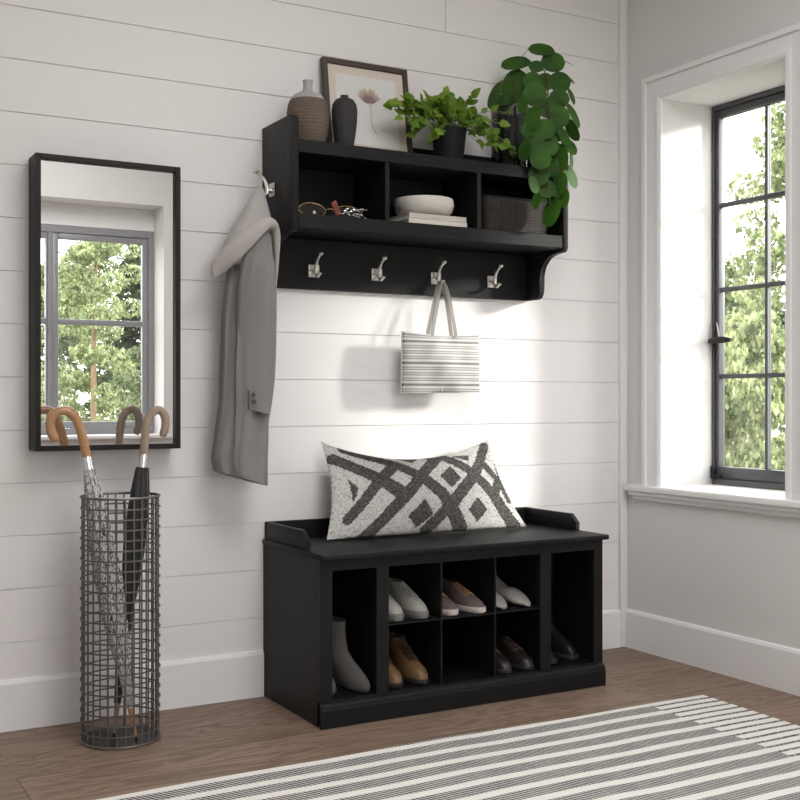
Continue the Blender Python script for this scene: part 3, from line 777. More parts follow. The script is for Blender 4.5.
# trailing plant in a smoked glass cylinder
LEAVES = [(-0.5, -0.16, 2.082, 0.0402, 0.0235, 0), (-0.577, -0.12, 2.036, 0.0452, 0.0251, 15), (-0.583, -0.12, 1.956, 0.0536, 0.0351, 75), (-0.661, -0.12, 1.919, 0.0447, 0.0149, 65), (-0.638, -0.12, 1.891, 0.0266, 0.0249, 40), (-0.472, -0.186, 2.037, 0.0368, 0.0301, 0), (-0.415, -0.188, 2.045, 0.0236, 0.0067, -25), (-0.529, -0.171, 2.018, 0.0233, 0.0167, 0), (-0.425, -0.206, 1.987, 0.0268, 0.0084, -35), (-0.466, -0.215, 1.964, 0.0333, 0.0299, 0), (-0.561, -0.188, 1.966, 0.0264, 0.0215, 30), (-0.577, -0.229, 1.905, 0.0359, 0.0343, 0), (-0.476, -0.225, 1.905, 0.0315, 0.0265, 0), (-0.429, -0.231, 1.919, 0.0266, 0.01, -65), (-0.442, -0.258, 1.848, 0.0413, 0.0165, -60), (-0.623, -0.277, 1.812, 0.0353, 0.0209, 75), (-0.506, -0.26, 1.835, 0.0344, 0.0327, 0), (-0.631, -0.235, 1.86, 0.0227, 0.013, 90), (-0.569, -0.269, 1.785, 0.034, 0.0275, 0), (-0.522, -0.263, 1.78, 0.0294, 0.0277, 0), (-0.454, -0.265, 1.796, 0.0362, 0.0099, -65), (-0.501, -0.283, 1.767, 0.0293, 0.0163, -60), (-0.602, -0.262, 1.731, 0.0307, 0.0291, 0), (-0.646, -0.267, 1.709, 0.0321, 0.016, 75), (-0.473, -0.276, 1.739, 0.0311, 0.0197, -45), (-0.596, -0.284, 1.684, 0.0322, 0.0306, 0), (-0.507, -0.262, 1.699, 0.0425, 0.0245, 90), (-0.461, -0.271, 1.695, 0.0279, 0.0066, -85), (-0.458, -0.263, 1.647, 0.0411, 0.0181, -60), (-0.586, -0.262, 1.635, 0.0308, 0.0291, 0), (-0.606, -0.264, 1.602, 0.0258, 0.0161, -70), (-0.555, -0.262, 1.593, 0.026, 0.0244, 0), (-0.51, -0.273, 1.614, 0.0342, 0.0179, 80), (-0.599, -0.262, 1.55, 0.0226, 0.0097, 85), (-0.492, -0.272, 1.566, 0.0278, 0.0131, 80), (-0.535, -0.262, 1.521, 0.0456, 0.0212, 70), (-0.513, -0.262, 1.587, 0.0196, 0.0163, 0), (-0.535, -0.242, 1.863, 0.0295, 0.0295, 0), (-0.514, -0.198, 1.962, 0.0265, 0.0265, 20), (-0.545, -0.267, 1.736, 0.026, 0.0293, 0), (-0.52, -0.25, 1.667, 0.0262, 0.0262, 90), (-0.628, -0.26, 1.777, 0.0225, 0.0193, 60), (-0.564, -0.254, 1.571, 0.0195, 0.0163, 80)]
STEM = [[-0.58, -0.12, 1.70], [-0.58, -0.12, 1.871], [-0.567, -0.13, 1.927], [-0.54, -0.15, 1.99], [-0.51, -0.17, 2.013], [-0.511, -0.2, 1.982], [-0.529, -0.235, 1.908], [-0.54, -0.255, 1.82], [-0.546, -0.262, 1.688], [-0.55, -0.262, 1.597], [-0.54, -0.265, 1.542]]
STEM2 = [[-0.584, -0.12, 1.70], [-0.584, -0.12, 1.871], [-0.584, -0.12, 1.978], [-0.576, -0.125, 2.025]]
tp = thing('trailing_plant', 'trailing plant with large round leaves cascading over the rack end', 'plant', (-.5975, -.122, TS + .0005))
bm = B(); lathe(bm, [(.062, 0), (.067, .005), (.068, .207), (.0665, .209), (.065, .207), (.0645, .012), (.060, .010)], (-.5975, -.122, zr), 48); obj('glass_cylinder', bm, M['smoke'], tp, world=True)
bm = B(); lathe(bm, [(.060, .0125), (.0635, .014), (.0635, .030), (.060, .036), (.001, .038)], (-.5975, -.122, zr), 36); obj('soil', bm, M['soil'], tp, world=True)
lf = B(); sm = B(); pt = B()
sp_ = smooth_path(STEM, 6); tube(sm, sp_, .0022, 6); s2 = smooth_path(STEM2, 6); tube(sm, s2, .0022, 6)
CAM = Vector((-2.795, -3.262, .91))
rnd = random.Random(7)
th_ = .5137; RT = Vector((math.cos(th_), -math.sin(th_), 0)); FW = Vector((math.sin(th_), math.cos(th_), 0))
for (x, y, z, a, b_, g) in LEAVES:
    c = Vector((x, y, z)); g = math.radians(g); a *= 1.16; b_ *= 1.2
    T = RT * math.cos(g) + Vector((0, 0, 1)) * math.sin(g)
    if T.z > .3: T = -T                            # hang tip-down
    thin = b_ / a
    # leaf faces outward from the vine, edge-on ones turn sideways
    S_ = T.cross(FW).normalized()
    wd = max(b_, .72 * a); ang = math.acos(min(1, b_ / wd)) * (1 if rnd.random() < .8 else -1)
    Nn = (-FW) * math.cos(ang) + S_ * math.sin(ang) * (1 if S_.z > 0 else -1)
    Nn += Vector((rnd.uniform(-.1, .1), 0, rnd.uniform(0, .18)))
    base = c - T * a
    add_leaf(lf, base, T, Nn, 2 * a, wd, heart=0, fold=.06, curl=.08, n=10)
    near = min(sp_ + s2, key=lambda p: (p - base).length)
    tube(sm, [near, near.lerp(base, .5) + Vector((0, -.004, .006)), base], .0010, 5)
obj('foliage', lf, M['leaf_big'], tp, world=True, smooth=60, recalc=False); obj('vine', sm, M['stem'], tp, world=True)

# ------------------------------------------------------------------ things in the cubbies
CF = 1.4525
def rim(c, a, h, r=.0013):
    cc = Vector(c); return [cc + Vector((a * math.cos(t), .004 * math.sin(t), h * math.sin(t) * (1 if math.sin(t) > 0 else .8))) for t in [2 * PI * i / 40 for i in range(40)]]
gl = thing('glasses', 'pair of gold wire-rimmed dark glasses in the left cubby', 'glasses', (-1.295, -.185, CF))
for cxg in (-1.352, -1.232):
    bm = B(); tube(bm, rim((cxg, -.172, 1.472), .044, .0225), .0013, 6, closed=True); fo = obj('lens_rim', bm, M['gold'], gl, world=True)
    bm = B(); pts = rim((cxg, -.172, 1.472), .0425, .021); bm.faces.new([bm.verts.new(p) for p in pts])
    bmesh.ops.solidify(bm, geom=bm.faces[:], thickness=.0014); obj('lens', bm, M['lens'], fo, world=True, smooth=0)
    xe = -1.352 - .045 if cxg < -1.3 else -1.232 + .045; s = -1 if cxg < -1.3 else 1
    bm = B(); tube(bm, smooth_path([(xe, -.171, 1.474), (xe + s * .001, -.160, 1.476), (xe - s * .004, -.12, 1.470), (xe - s * .012, -.060, 1.4560)], 5), .0013, 6)
    lathe(bm, [(.0005, -.003), (.003, 0), (.0005, .003)], (xe, -.173, 1.474), 8); obj('temple', bm, M['gold'], gl, world=True)
bm = B(); tube(bm, smooth_path([(-1.309, -.172, 1.476), (-1.292, -.173, 1.481), (-1.275, -.172, 1.476)], 5), .0013, 6); obj('bridge', bm, M['gold'], gl, world=True)

kb = thing('key_bunch', 'bunch of silver keys with a red-brown leather fob in the left cubby', 'keys', (-1.250, -.206, CF))
bm = B(); box(bm, (-.010, -.0022, -.024), (.010, .0022, .024), bev=.002)
bmesh.ops.transform(bm, matrix=Matrix.Translation((-1.292, -.212, CF + .0235)) @ Matrix.Rotation(-.62, 4, 'Y') @ Matrix.Rotation(.35, 4, 'X'), verts=bm.verts); obj('leather_fob', bm, M['red_leather'], kb, world=True)
rnd = random.Random(2)
for i in range(10):
    bm = B(); disc(bm, (0, 0, 0), .0095, 2, 14, .0022); box(bm, (.008, -.0028, -.001), (.034, .0028, .001)); box(bm, (.022, -.0055, -.001), (.026, 0, .001)); box(bm, (.029, -.0050, -.001), (.032, 0, .001))
    px = -1.270 + .0068 * i
    bmesh.ops.transform(bm, matrix=Matrix.Translation((px, -.213 + rnd.uniform(-.003, .003), CF + .011 + .0055 * (i % 3))) @ Matrix.Rotation(rnd.uniform(-.9, .9), 4, 'Z') @ Matrix.Rotation(rnd.uniform(-.5, .5), 4, 'Y') @ Matrix.Rotation(rnd.uniform(-.5, .5), 4, 'X'), verts=bm.verts)
    obj('key', bm, M['chrome'], kb, world=True)
bm = B(); tube(bm, [(-1.275 + .012 * math.cos(t), -.206 + .012 * math.sin(t), CF + .012 + .003 * math.sin(t)) for t in [2 * PI * i / 24 for i in range(24)]], .0010, 6, closed=True); obj('key_ring', bm, M['chrome'], kb, world=True)
bm = B(); lathe(bm, [(.0005, .0), (.004, .0015), (.0055, .0055), (.004, .0095), (.0005, .011)], (-1.365, -.214, CF), 14); o = obj('bead', bm, M['bowl']); tag(o, 'tiny round white bead in front of the left lens', 'bead')

def book(name, label, x0, x1, y0, y1, z0, z1, m, rz=0):
    c = Vector(((x0 + x1) / 2, (y0 + y1) / 2, z0)); b_ = thing(name, label, 'book', tuple(c), (0, 0, rz))
    hx, hy, h = (x1 - x0) / 2, (y1 - y0) / 2, z1 - z0
    bm = B(); box(bm, (-hx, -hy, 0), (hx, hy, .002), bev=.0006); box(bm, (-hx, -hy, h - .002), (hx, hy, h), bev=.0006); box(bm, (-hx, -hy, .002), (hx, -hy + .002, h - .002), bev=.0006)
    obj('cover', bm, m, b_); bm = B(); box(bm, (-hx + .003, -hy + .002, .0021), (hx - .003, hy - .003, h - .0021)); obj('pages', bm, M['paper'], b_); return b_
book('book', 'lower cream book in the middle cubby, under another book', -1.036, -.822, -.200, -.055, CF, 1.4705, M['book_b'])
book('book', 'upper taupe book in the middle cubby, directly under the bowl', -1.034, -.824, -.199, -.058, 1.4709, 1.4880, M['book_a'])
bm = B()
ribs = lambda j, z: 1 + (.014 * (1 if j % 2 else -1) if .010 < z < .056 else 0)
lathe(bm, [(.055, 0), (.078, .005), (.090, .018), (.0955, .038), (.0945, .056), (.0925, .0605), (.0895, .0585), (.0885, .038), (.075, .012), (.001, .008)], (-.938, -.125, 1.4884), 96, True, True, wob=ribs); bmesh.ops.scale(bm, vec=(1, 1, .93), space=Matrix.Translation((0, 0, -1.4884)), verts=bm.verts)
o = obj('bowl', bm, M['bowl']); tag(o, 'cream ribbed ceramic bowl sitting on two books', 'bowl')

bk = thing('woven_basket', 'dark woven rectangular basket in the right cubby', 'basket', (-.622, -.115, CF))
def rrect(x0, x1, y0, y1, r, z, k=4):
    out = []
    for cx2, cy2, a0 in ((x1 - r, y1 - r, 0), (x0 + r, y1 - r, PI / 2), (x0 + r, y0 + r, PI), (x1 - r, y0 + r, 3 * PI / 2)):
        for i in range(k + 1): out.append((cx2 + r * math.cos(a0 + PI / 2 * i / k), cy2 + r * math.sin(a0 + PI / 2 * i / k), z))
    return out
rings = []; NB = 18
bxa, bxb, bya, byb = -.756, -.490, -.208, -.024
for i in range(NB + 1):
    t = i / NB; e = .006 * t + .0010 * (i % 2)
    rings.append(rrect(bxa + .008 - e, bxb - .008 + e, bya + .008 - e, byb - .008 + e, .018, CF + .0005 + .108 * t))
bm = B(); 
n_ = len(rings[0]); uvl = None
loft(bm, rings, True, False, uvscale=(.9, .11)); 
inner = [rrect(bxa + .010, bxb - .010, bya + .010, byb - .010, .014, CF + z) for z in (.1085, .010)]
loft(bm, inner, False, True, uvscale=(.9, .11))
obj('basket_body', bm, M['basket'], bk, world=True, smooth=60)
bm = B(); tube(bm, rrect(bxa + .004, bxb - .004, bya + .004, byb - .004, .018, CF + .1095, 5), .0042, 8, closed=True); obj('basket_rim', bm, M['basket'], bk, world=True)

# ------------------------------------------------------------------ tote bag on the third hook
tb = thing('tote_bag', 'small white tote with rows of black dashes hanging from the third front hook', 'bag', (-.842, -.072, .930))
NX, NZ = 48, 24
def tote_pt(u, v, side):
    x = -.990 + .296 * u + .004 * (1 - v) * (1 if u < .5 else -1) * -1
    z = .930 + .192 * v + (.006 * (2 * u - 1) ** 2 if v > .99 else 0)
    if v > .85: z -= .005 * math.sin(PI * u) * (v - .85) / .15
    dep = .030 * (math.sin(PI * u) ** .35) * (.22 + .78 * math.sin(PI * min(1, (1 - v) * .85 + .10)) ** .8)
    dep += .0035 * math.sin(u * 11 + v * 5) * math.sin(PI * u) + .002 * math.sin(u * 23 - v * 9) * math.sin(PI * u)
    return Vector((x, -.073 + side * max(.001, dep), z))
bm = B(); uv = bm.loops.layers.uv.verify()
for side in (-1, 1):
    g = [[bm.verts.new(tote_pt(i / NX, j / NZ, side)) for i in range(NX + 1)] for j in range(NZ + 1)]
    for j in range(NZ):
        for i in range(NX):
            f = bm.faces.new((g[j][i], g[j][i + 1], g[j + 1][i + 1], g[j + 1][i]))
            for l, (a, c) in zip(f.loops, ((i, j), (i + 1, j), (i + 1, j + 1), (i, j + 1))): l[uv].uv = (a / NX, c / NZ)
    if side == -1: g0 = g
    else: g1 = g
for j in range(NZ):
    for i in (0, NX):
        bm.faces.new((g0[j][i], g0[j + 1][i], g1[j + 1][i], g1[j][i]))
for i in range(NX): bm.faces.new((g0[0][i], g0[0][i + 1], g1[0][i + 1], g1[0][i]))
o = obj('bag_body', bm, M['tote'], tb, world=True, smooth=70)
for side, yb, ya_ in ((-1, -.088, -.0615), (1, -.060, -.0495)):
    xa = -.8301
    p = smooth_path([(-.884, yb, 1.100), (-.883, yb, 1.130), (-.866, (yb * 2 + ya_) / 3, 1.190), (-.850, (yb + ya_ * 2) / 3, 1.250), (-.838, ya_, 1.288), (xa - .004, ya_, 1.2975), (xa + .004, ya_, 1.2975), (-.8225, ya_, 1.288), (-.812, (yb + ya_ * 2) / 3, 1.250), (-.803, (yb * 2 + ya_) / 3, 1.190), (-.796, yb, 1.130), (-.795, yb, 1.100)], 5)
    n_ = len(p); wds = []
    for i in range(n_):
        q = abs(i / (n_ - 1) - .5) * 2; k = min(1, max(0, (.6 - q) / .45)); wds.append(tuple(Vector((1, -.05, 0)).lerp(Vector((.05, 1, 0)) * -1, k)))
    bm = B(); ribbon(bm, p, wds, .0125, .0022)
    obj('strap', bm, M['strap'], tb, world=True)

# ------------------------------------------------------------------ coat on the side hook
ct = thing('coat', 'grey wool coat hanging from the hook on the rack side', 'coat', (-1.545, -.12, .67))
CT = [(1.492, -1.538, -1.478), (1.44, -1.560, -1.472), (1.416, -1.570, -1.456), (1.375, -1.585, -1.450), (1.335, -1.592, -1.450), (1.282, -1.597, -1.448), (1.235, -1.603, -1.448), (1.141, -1.613, -1.449), (1.054, -1.616, -1.451), (0.972, -1.619, -1.456), (0.907, -1.622, -1.465), (0.872, -1.626, -1.472), (0.837, -1.631, -1.478), (0.79, -1.637, -1.478), (0.737, -1.646, -1.48), (0.702, -1.64, -1.481), (0.673, -1.634, -1.481)]
def interp(tab, z):
    for a, b_ in zip(tab, tab[1:]):
        if a[0] >= z >= b_[0]:
            t = (a[0] - z) / (a[0] - b_[0]); return tuple(a[i] + (b_[i] - a[i]) * t for i in (1, 2))
    return tab[0][1:] if z > tab[0][0] else tab[-1][1:]
def fold_ring(xl, xr, yc, dep, z, K, amp, seed, zfun=None):
    out = []
    cx2 = (xl + xr) / 2; a = (xr - xl) / 2
    for j in range(K):
        t = 2 * PI * j / K
        f = 1 + amp * math.sin(5 * t + seed + z * 3) + amp * .6 * math.sin(9 * t - z * 4 + seed)
        x = cx2 + a * math.copysign(abs(math.cos(t)) ** .8, math.cos(t)); y = yc + dep * math.copysign(abs(math.sin(t)) ** .8, math.sin(t)) * f
        zz_ = z + (zfun(x, y) if zfun else 0)
        out.append((x, y, zz_))
    return out
rings = []; K = 96
for i in range(46):
    t = i / 45; z = 1.440 - (1.440 - .690) * t
    xl, xr = interp(CT, z)
    dep = .020 + .030 * min(1, t * 3) + .008 * t
    low = max(0, (t - .93) / .07)
    rings.append(fold_ring(xl, xr, -.118, dep, z, K, .05 + .13 * min(1, t * 2), 1.3, lambda x, y, low=low: -low * (.012 + (x + 1.56) * .30) if True else 0))
# top taper
top = [fold_ring(-1.535, -1.480, -.115, .006, 1.475, K, 0, 0), fold_ring(-1.552, -1.474, -.116, .014, 1.460, K, 0, 0)]
bm = B(); loft(bm, top + rings, True, False)
bmesh.ops.solidify(bm, geom=bm.faces[:], thickness=.003)
obj('coat_body', bm, M['coat'], ct, world=True, smooth=70)
# front facing edge (overlap of the front panel) as a long flap
bm = B()
pl_ = []
for i in range(30):
    t = i / 29; z = 1.36 - .67 * t
    xl, xr = interp(CT, z)
    x0 = xl + .012 + .030 * t + .005 * math.sin(8 * t)
    pl_.append([(x0 + d, -.118 - .056 - .008 * math.sin(PI * q) - .004 * math.sin(6 * t) - .006 * t, z - .012 * q * t) for q, d in ((0, 0), (.5, .014), (1, .030))])
for side in (0,):
    g = [[bm.verts.new(p) for p in r] for r in pl_]
    for a, b_ in zip(g, g[1:]):
        for j in range(2): bm.faces.new((a[j], a[j + 1], b_[j + 1], b_[j]))
bmesh.ops.solidify(bm, geom=bm.faces[:], thickness=.004); obj('front_edge', bm, M['coat'], ct, world=True, smooth=70)
# sleeve
SL = [(1.43, -1.520, -1.490), (1.405, -1.535, -1.492), (1.37, -1.553, -1.486), (1.312, -1.575, -1.479), (1.24, -1.588, -1.475), (1.168, -1.592, -1.472), (1.081, -1.590, -1.471), (0.994, -1.585, -1.477), (0.922, -1.577, -1.486), (0.873, -1.571, -1.490)]
rings = []
for i in range(34):
    t = i / 33; z = 1.43 - (1.43 - .873) * t; xl, xr = interp(SL, z)
    yc = -.165 - .012 * math.sin(PI * min(1, t * 1.6)); dep = .014 + .022 * min(1, t * 4) - .006 * t
    ring = fold_ring(xl, xr, yc, dep, z, 64, .04, .4, lambda x, y, t=t: (-.012 * t * (x + 1.53) / .05))
    rings.append(ring)
bm = B(); loft(bm, rings, True, False); bmesh.ops.solidify(bm, geom=bm.faces[:], thickness=.003)
slv = obj('sleeve', bm, M['coat'], ct, world=True, smooth=70)
for x, z in ((-1.553, .922), (-1.550, .901)):
    bm = B(); disc(bm, (x, -.2065, z), .0058, 1, 16, .003); obj('button', bm, M['button'], slv, world=True)
bm = B(); box(bm, (-1.566, -.2035, .880), (-1.563, -.196, .935), bev=.001); obj('cuff_vent', bm, M['coat_dk'], slv, world=True)
# hood / upper back gathered to the hook
bm = B(); rings = []
HD = [(1.545, -1.494, -1.482, -.098, .006), (1.530, -1.503, -1.478, -.100, .012), (1.505, -1.520, -1.474, -.106, .020), (1.47, -1.544, -1.468, -.114, .028), (1.44, -1.562, -1.464, -.120, .036), (1.405, -1.588, -1.462, -.126, .044), (1.37, -1.606, -1.468, -.130, .050), (1.335, -1.622, -1.50, -.134, .050), (1.30, -1.634, -1.56, -.138, .036)]
for z, xl, xr, yc, dep in HD: rings.append(fold_ring(xl, xr, yc, dep, z, 56, .03, 2.))
loft(bm, rings, True, True); obj('upper_back', bm, M['coat'], ct, world=True, smooth=70)
# collar: a rolled band sweeping from the lower left up over the shoulder and down on the right
path = smooth_path([(-1.652, -.150, 1.262), (-1.640, -.160, 1.288), (-1.612, -.186, 1.325), (-1.578, -.204, 1.362), (-1.540, -.212, 1.398), (-1.508, -.206, 1.419), (-1.482, -.190, 1.414), (-1.466, -.172, 1.385), (-1.460, -.156, 1.335), (-1.458, -.145, 1.28), (-1.459, -.138, 1.23)], 5)
wid = [.012, .050, .056, .052, .042, .032, .027, .023, .017, .011, .006]
rings = []; n = len(path)
for i, p in enumerate(path):
    q = i / (n - 1) * 10; k = min(9, int(q)); w = wid[k] + (wid[k + 1] - wid[k]) * (q - k)
    a = path[max(0, i - 1)]; c = path[min(n - 1, i + 1)]; T = (c - a).normalized(); yv = Vector((0, 1, 0)); yv = (yv - T * yv.dot(T)).normalized(); u = T.cross(yv)
    rings.append([p + u * (w / 2) * math.cos(2 * PI * j / 20) + yv * .011 * math.sin(2 * PI * j / 20) for j in range(20)])
bm = B(); loft(bm, rings); obj('collar', bm, M['coat'], ct, world=True, smooth=80)

# ------------------------------------------------------------------ pillow
pw = None
def seg_d(px, py, a, b_):
    ax, ay = a; bx_, by_ = b_; dx, dy = bx_ - ax, by_ - ay
    t = max(0, min(1, ((px - ax) * dx + (py - ay) * dy) / (dx * dx + dy * dy)))
    return math.hypot(px - ax - t * dx, py - ay - t * dy)
BANDS = [((112, 82), (250, 150), 34), ((250, 150), (350, 212), 38), ((350, 212), (430, 270), 40), ((430, 270), (505, 352), 42), ((505, 352), (540, 400), 42),
         ((448, 122), (560, 188), 34), ((560, 188), (640, 252), 38), ((640, 252), (720, 350), 44), ((720, 350), (750, 400), 44),
         ((66, 118), (200, 212), 34), ((200, 212), (290, 278), 36),
         ((432, 122), (360, 205), 36), ((360, 205), (285, 285), 38), ((285, 285), (175, 392), 36),
         ((622, 72), (595, 150), 36), ((595, 150), (545, 220), 38), ((545, 220), (480, 290), 38), ((480, 290), (385, 368), 32),
         ((262, 165), (200, 222), 34), ((200, 222), (112, 332), 34),
         ((690, 195), (645, 255), 34), ((622, 150), (690, 205), 28), ((690, 205), (715, 262), 26), ((684, 130), (700, 220), 20)]
POLYS = [[(468, 168), (508, 214), (470, 250), (428, 208)], [(362, 288), (402, 330), (350, 364), (312, 334)], [(575, 272), (614, 306), (575, 344), (536, 312)],
         [(100, 200), (134, 236), (118, 286)], [(285, 122), (372, 116), (335, 150)], [(480, 118), (556, 112), (548, 140)], [(345, 112), (440, 120), (400, 132)]]
def inpoly(x, y, P):
    c = False; j = len(P) - 1
    for i in range(len(P)):
        if ((P[i][1] > y) != (P[j][1] > y)) and (x < (P[j][0] - P[i][0]) * (y - P[i][1]) / (P[j][1] - P[i][1]) + P[i][0]): c = not c
        j = i
    return c
NXp, NZp = 170, 84
BLc, BRc, TLc, TRc = Vector((-1.300, -.165, .4875)), Vector((-.566, -.165, .4875)), Vector((-1.266, -.052, .780)), Vector((-.642, -.052, .776))
pn = Vector((0, -.93, -.36)).normalized() * 1.0
pn = (BRc - BLc).cross(TLc - BLc).normalized(); pn = -pn if pn.y > 0 else pn
def pil(i, j, side):
    s, t = i / NXp, j / NZp
    ss, tt = math.sin(PI * s), math.sin(PI * t)
    s2 = s; t2 = t
    p = (BLc.lerp(BRc, s2)).lerp(TLc.lerp(TRc, s2), t2)
    p = p + (TLc - BLc) * (-.215 * ss ** .8 * t * t) + (BRc - BLc) * ((.5 - s) * 2 * .034 * tt)
    th = .062 * (ss ** .55) * (tt ** .6)
    kn = .0026 * (1 if (i + (j // 2)) % 2 == 0 else -1) * (1 if j % 2 else .6) if 0 < i < NXp and 0 < j < NZp else 0
    fold = .006 * math.sin(s * 14 + t * 5) * ss * tt
    q = p + pn * (side * th * (1 if side > 0 else .62) + (side * kn) + fold)
    q.z = max(q.z, TOPZ + .004); q.y = min(q.y, -.017)
    return q
prn = random.Random(9); bm = B(); gs = []
for side in (1, -1):
    g = [[None] * (NXp + 1) for _ in range(NZp + 1)]
    for j in range(NZp + 1):
        for i in range(NXp + 1):
            if side == -1 and (i in (0, NXp) or j in (0, NZp)): g[j][i] = gs[0][j][i]
            else: g[j][i] = bm.verts.new(pil(i, j, side))
    gs.append(g)
    for j in range(NZp):
        for i in range(NXp):
            f = bm.faces.new((g[j][i], g[j][i + 1], g[j + 1][i + 1], g[j + 1][i]))
            s, t = (i + .5) / NXp, (j + .5) / NZp
            # cloth position -> pattern sheet coordinates
            x = (60 + 710 * s) * (1 - t) + (45 + 597 * s) * t
            y = (392 - 42 * s) * (1 - t) + (45 - 10 * s + 79 * math.sin(PI * s) ** .8) * t
            d = any(seg_d(x, y, a, b_) < w * .56 for a, b_, w in BANDS) or any(inpoly(x, y, P) for P in POLYS)
            f.material_index = (3 if prn.random() < .35 else 1) if d else (2 if prn.random() < .25 else 0)  # scattered faces take the painted stitch light and shade
o = obj('pillow', bm, [M['knit_w'], M['knit_d'], M['knit_w_shade'], M['knit_d_lit']], smooth=80)
tag(o, 'cream and charcoal geometric knit lumbar pillow leaning on the bench seat', 'pillow')

# ------------------------------------------------------------------ shoes (toe along -y, local origin at heel centre on the floor)
def outline(xf, xb, wf, wb, z, K=40, toe=1.0, shift=0.):
    """foot outline ring: y from -xf (toe) to -xb (heel)"""
    out = []
    cy_ = -(xf + xb) / 2; a = (xf - xb) / 2
    for j in range(K):
        t = 2 * PI * j / K; c = math.cos(t); s = math.sin(t)      # c=1 -> toe
        w = wb + (wf - wb) * (.5 + .5 * c)
        w *= 1 - .10 * math.exp(-((c + .15) / .35) ** 2)
        e = toe if c > 0 else 1.
        out.append((w * math.copysign(abs(s) ** (.85 * e), s) + shift * (.5 + .5 * c), cy_ - a * math.copysign(abs(c) ** (1.0), c), z))
    return out
def shoe(name, label, cat_group, rings, sole, m_up, m_sole, loc, rz, laces=None, m_lace=None, toe=1., heel=None, opening=True, m_in=None, ws=.90):
    rings = [(z, a, b_, c * ws, d * ws) for z, a, b_, c, d in rings]; sole = [(z, a, b_, c * ws, d * ws) for z, a, b_, c, d in sole]
    s = thing(name, label, 'shoe', loc, (0, 0, rz), cat_group)
    bm = B(); loft(bm, [outline(xf, xb, wf, wb, z, toe=toe) for z, xf, xb, wf, wb in rings], True, not opening)
    if opening:
        z, xf, xb, wf, wb = rings[-1]
        loft(bm, [outline(xf, xb, wf, wb, z, toe=toe), outline(xf - .004, xb + .004, wf - .004, wb - .004, z + .0005, toe=toe), outline(xf - .006, xb + .006, wf - .006, wb - .006, z - .03, toe=toe)], False, True)
    up = obj('upper', bm, m_up, s, smooth=60)
    if opening:
        z, xf, xb, wf, wb = rings[-1]; bm = B(); loft(bm, [outline(xf - .007, xb + .007, max(.003, wf - .007), max(.003, wb - .007), z - .012 - q, toe=toe) for q in (.003, 0)]); obj('insole', bm, M['shoe_in'], s)
    bm = B(); loft(bm, [outline(xf, xb, wf, wb, z, toe=toe) for z, xf, xb, wf, wb in sole]); obj('sole', bm, m_sole, s, smooth=50)
    if heel:
        bm = B(); loft(bm, [outline(xf, xb, w, w, z) for z, xf, xb, w in heel]); obj('heel', bm, m_sole, s)
    if laces:
        lace_bm = B()
        for (z, y, w) in laces:
            tube(lace_bm, smooth_path([(-w, y + .006, z - .006), (-w * .4, y - .002, z + .0015), (0, y - .003, z + .003), (w * .4, y - .002, z + .0015), (w, y + .006, z - .006)], 4), .0022, 6)
            tube(lace_bm, smooth_path([(-w, y + .014, z - .002), (0, y - .001, z + .0042), (w, y - .002, z - .006)], 4), .0018, 6)
        obj('laces', lace_bm, m_lace, s)
    return s
G1 = [(.018, .252, .004, .044, .032), (.030, .250, .003, .0445, .033), (.042, .240, .004, .042, .033), (.052, .222, .005, .038, .033), (.062, .198, .006, .034, .032), (.072, .172, .007, .030, .031), (.082, .148, .008, .028, .030), (.092, .128, .009, .027, .029), (.100, .114, .010, .026, .028)]
SOLE1 = [(.0, .250, .006, .044, .033), (.004, .256, .001, .0465, .035), (.020, .257, .000, .047, .0355), (.024, .254, .003, .045, .033)]
def laces_for(n=5, y0=-.115, y1=-.185, z0=.094, z1=.068, w=.017): return [(z0 + (z1 - z0) * i / (n - 1), y0 + (y1 - y0) * i / (n - 1), w) for i in range(n)]
CS = .2668; CB = .0745
def rzz(a): return math.radians(a)
lc = laces_for(5, -.122, -.190, .0855, .061, .016)
G1 = [(z * .9, a, b_, c, d) for z, a, b_, c, d in G1]
shoe('sneaker', 'light grey lace-up sneaker in upper left cubby, the fully visible one', 'light grey sneakers', G1, SOLE1, M['suede_gr'], M['sole_gr'], (-1.096, -.142, CS), 0, lc, M['lace_g'])
shoe('sneaker', 'light grey lace-up sneaker in upper left cubby, half hidden by the post', 'light grey sneakers', G1, SOLE1, M['suede_gr'], M['sole_gr'], (-1.183, -.142, CS), rzz(1), lc, M['lace_g'])
shoe('canvas_shoe', 'brown canvas shoe with tan laces, right one of the pair', 'brown canvas shoes', [(z * .82, a, b_, c, d) for z, a, b_, c, d in G1], [(z * .8, a, b_, c, d) for z, a, b_, c, d in SOLE1], M['canvas_br'], M['sole_wh'], (-.912, -.150, CS), rzz(3), [(z * .82, y, w) for z, y, w in lc], M['lace_o'])
shoe('canvas_shoe', 'brown canvas shoe with tan laces, cut off by the thin divider', 'brown canvas shoes', [(z * .82, a, b_, c, d) for z, a, b_, c, d in G1], [(z * .8, a, b_, c, d) for z, a, b_, c, d in SOLE1], M['canvas_br'], M['sole_wh'], (-.995, -.140, CS), rzz(1), [(z * .82, y, w) for z, y, w in lc], M['lace_o'])
G2 = [(.014, .250, .004, .043, .032), (.026, .249, .002, .044, .033), (.038, .240, .003, .041, .033), (.048, .220, .005, .036, .033), (.060, .192, .006, .032, .032), (.072, .166, .006, .030, .031), (.086, .140, .006, .029, .031), (.100, .122, .004, .030, .032), (.112, .112, .003, .031, .033)]
S2 = [(.0, .250, .006, .044, .033), (.003, .254, .002, .046, .035), (.013, .254, .002, .046, .035), (.016, .250, .005, .043, .033)]
lc2 = laces_for(7, -.118, -.190, .106, .064, .015)
shoe('ankle_boot', 'tan leather lace-up boot in lower left cubby, the fully visible one', 'tan leather boots', G2, S2, M['tan'], M['sole_dk'], (-1.092, -.140, CB), 0, lc2, M['lace_d'])
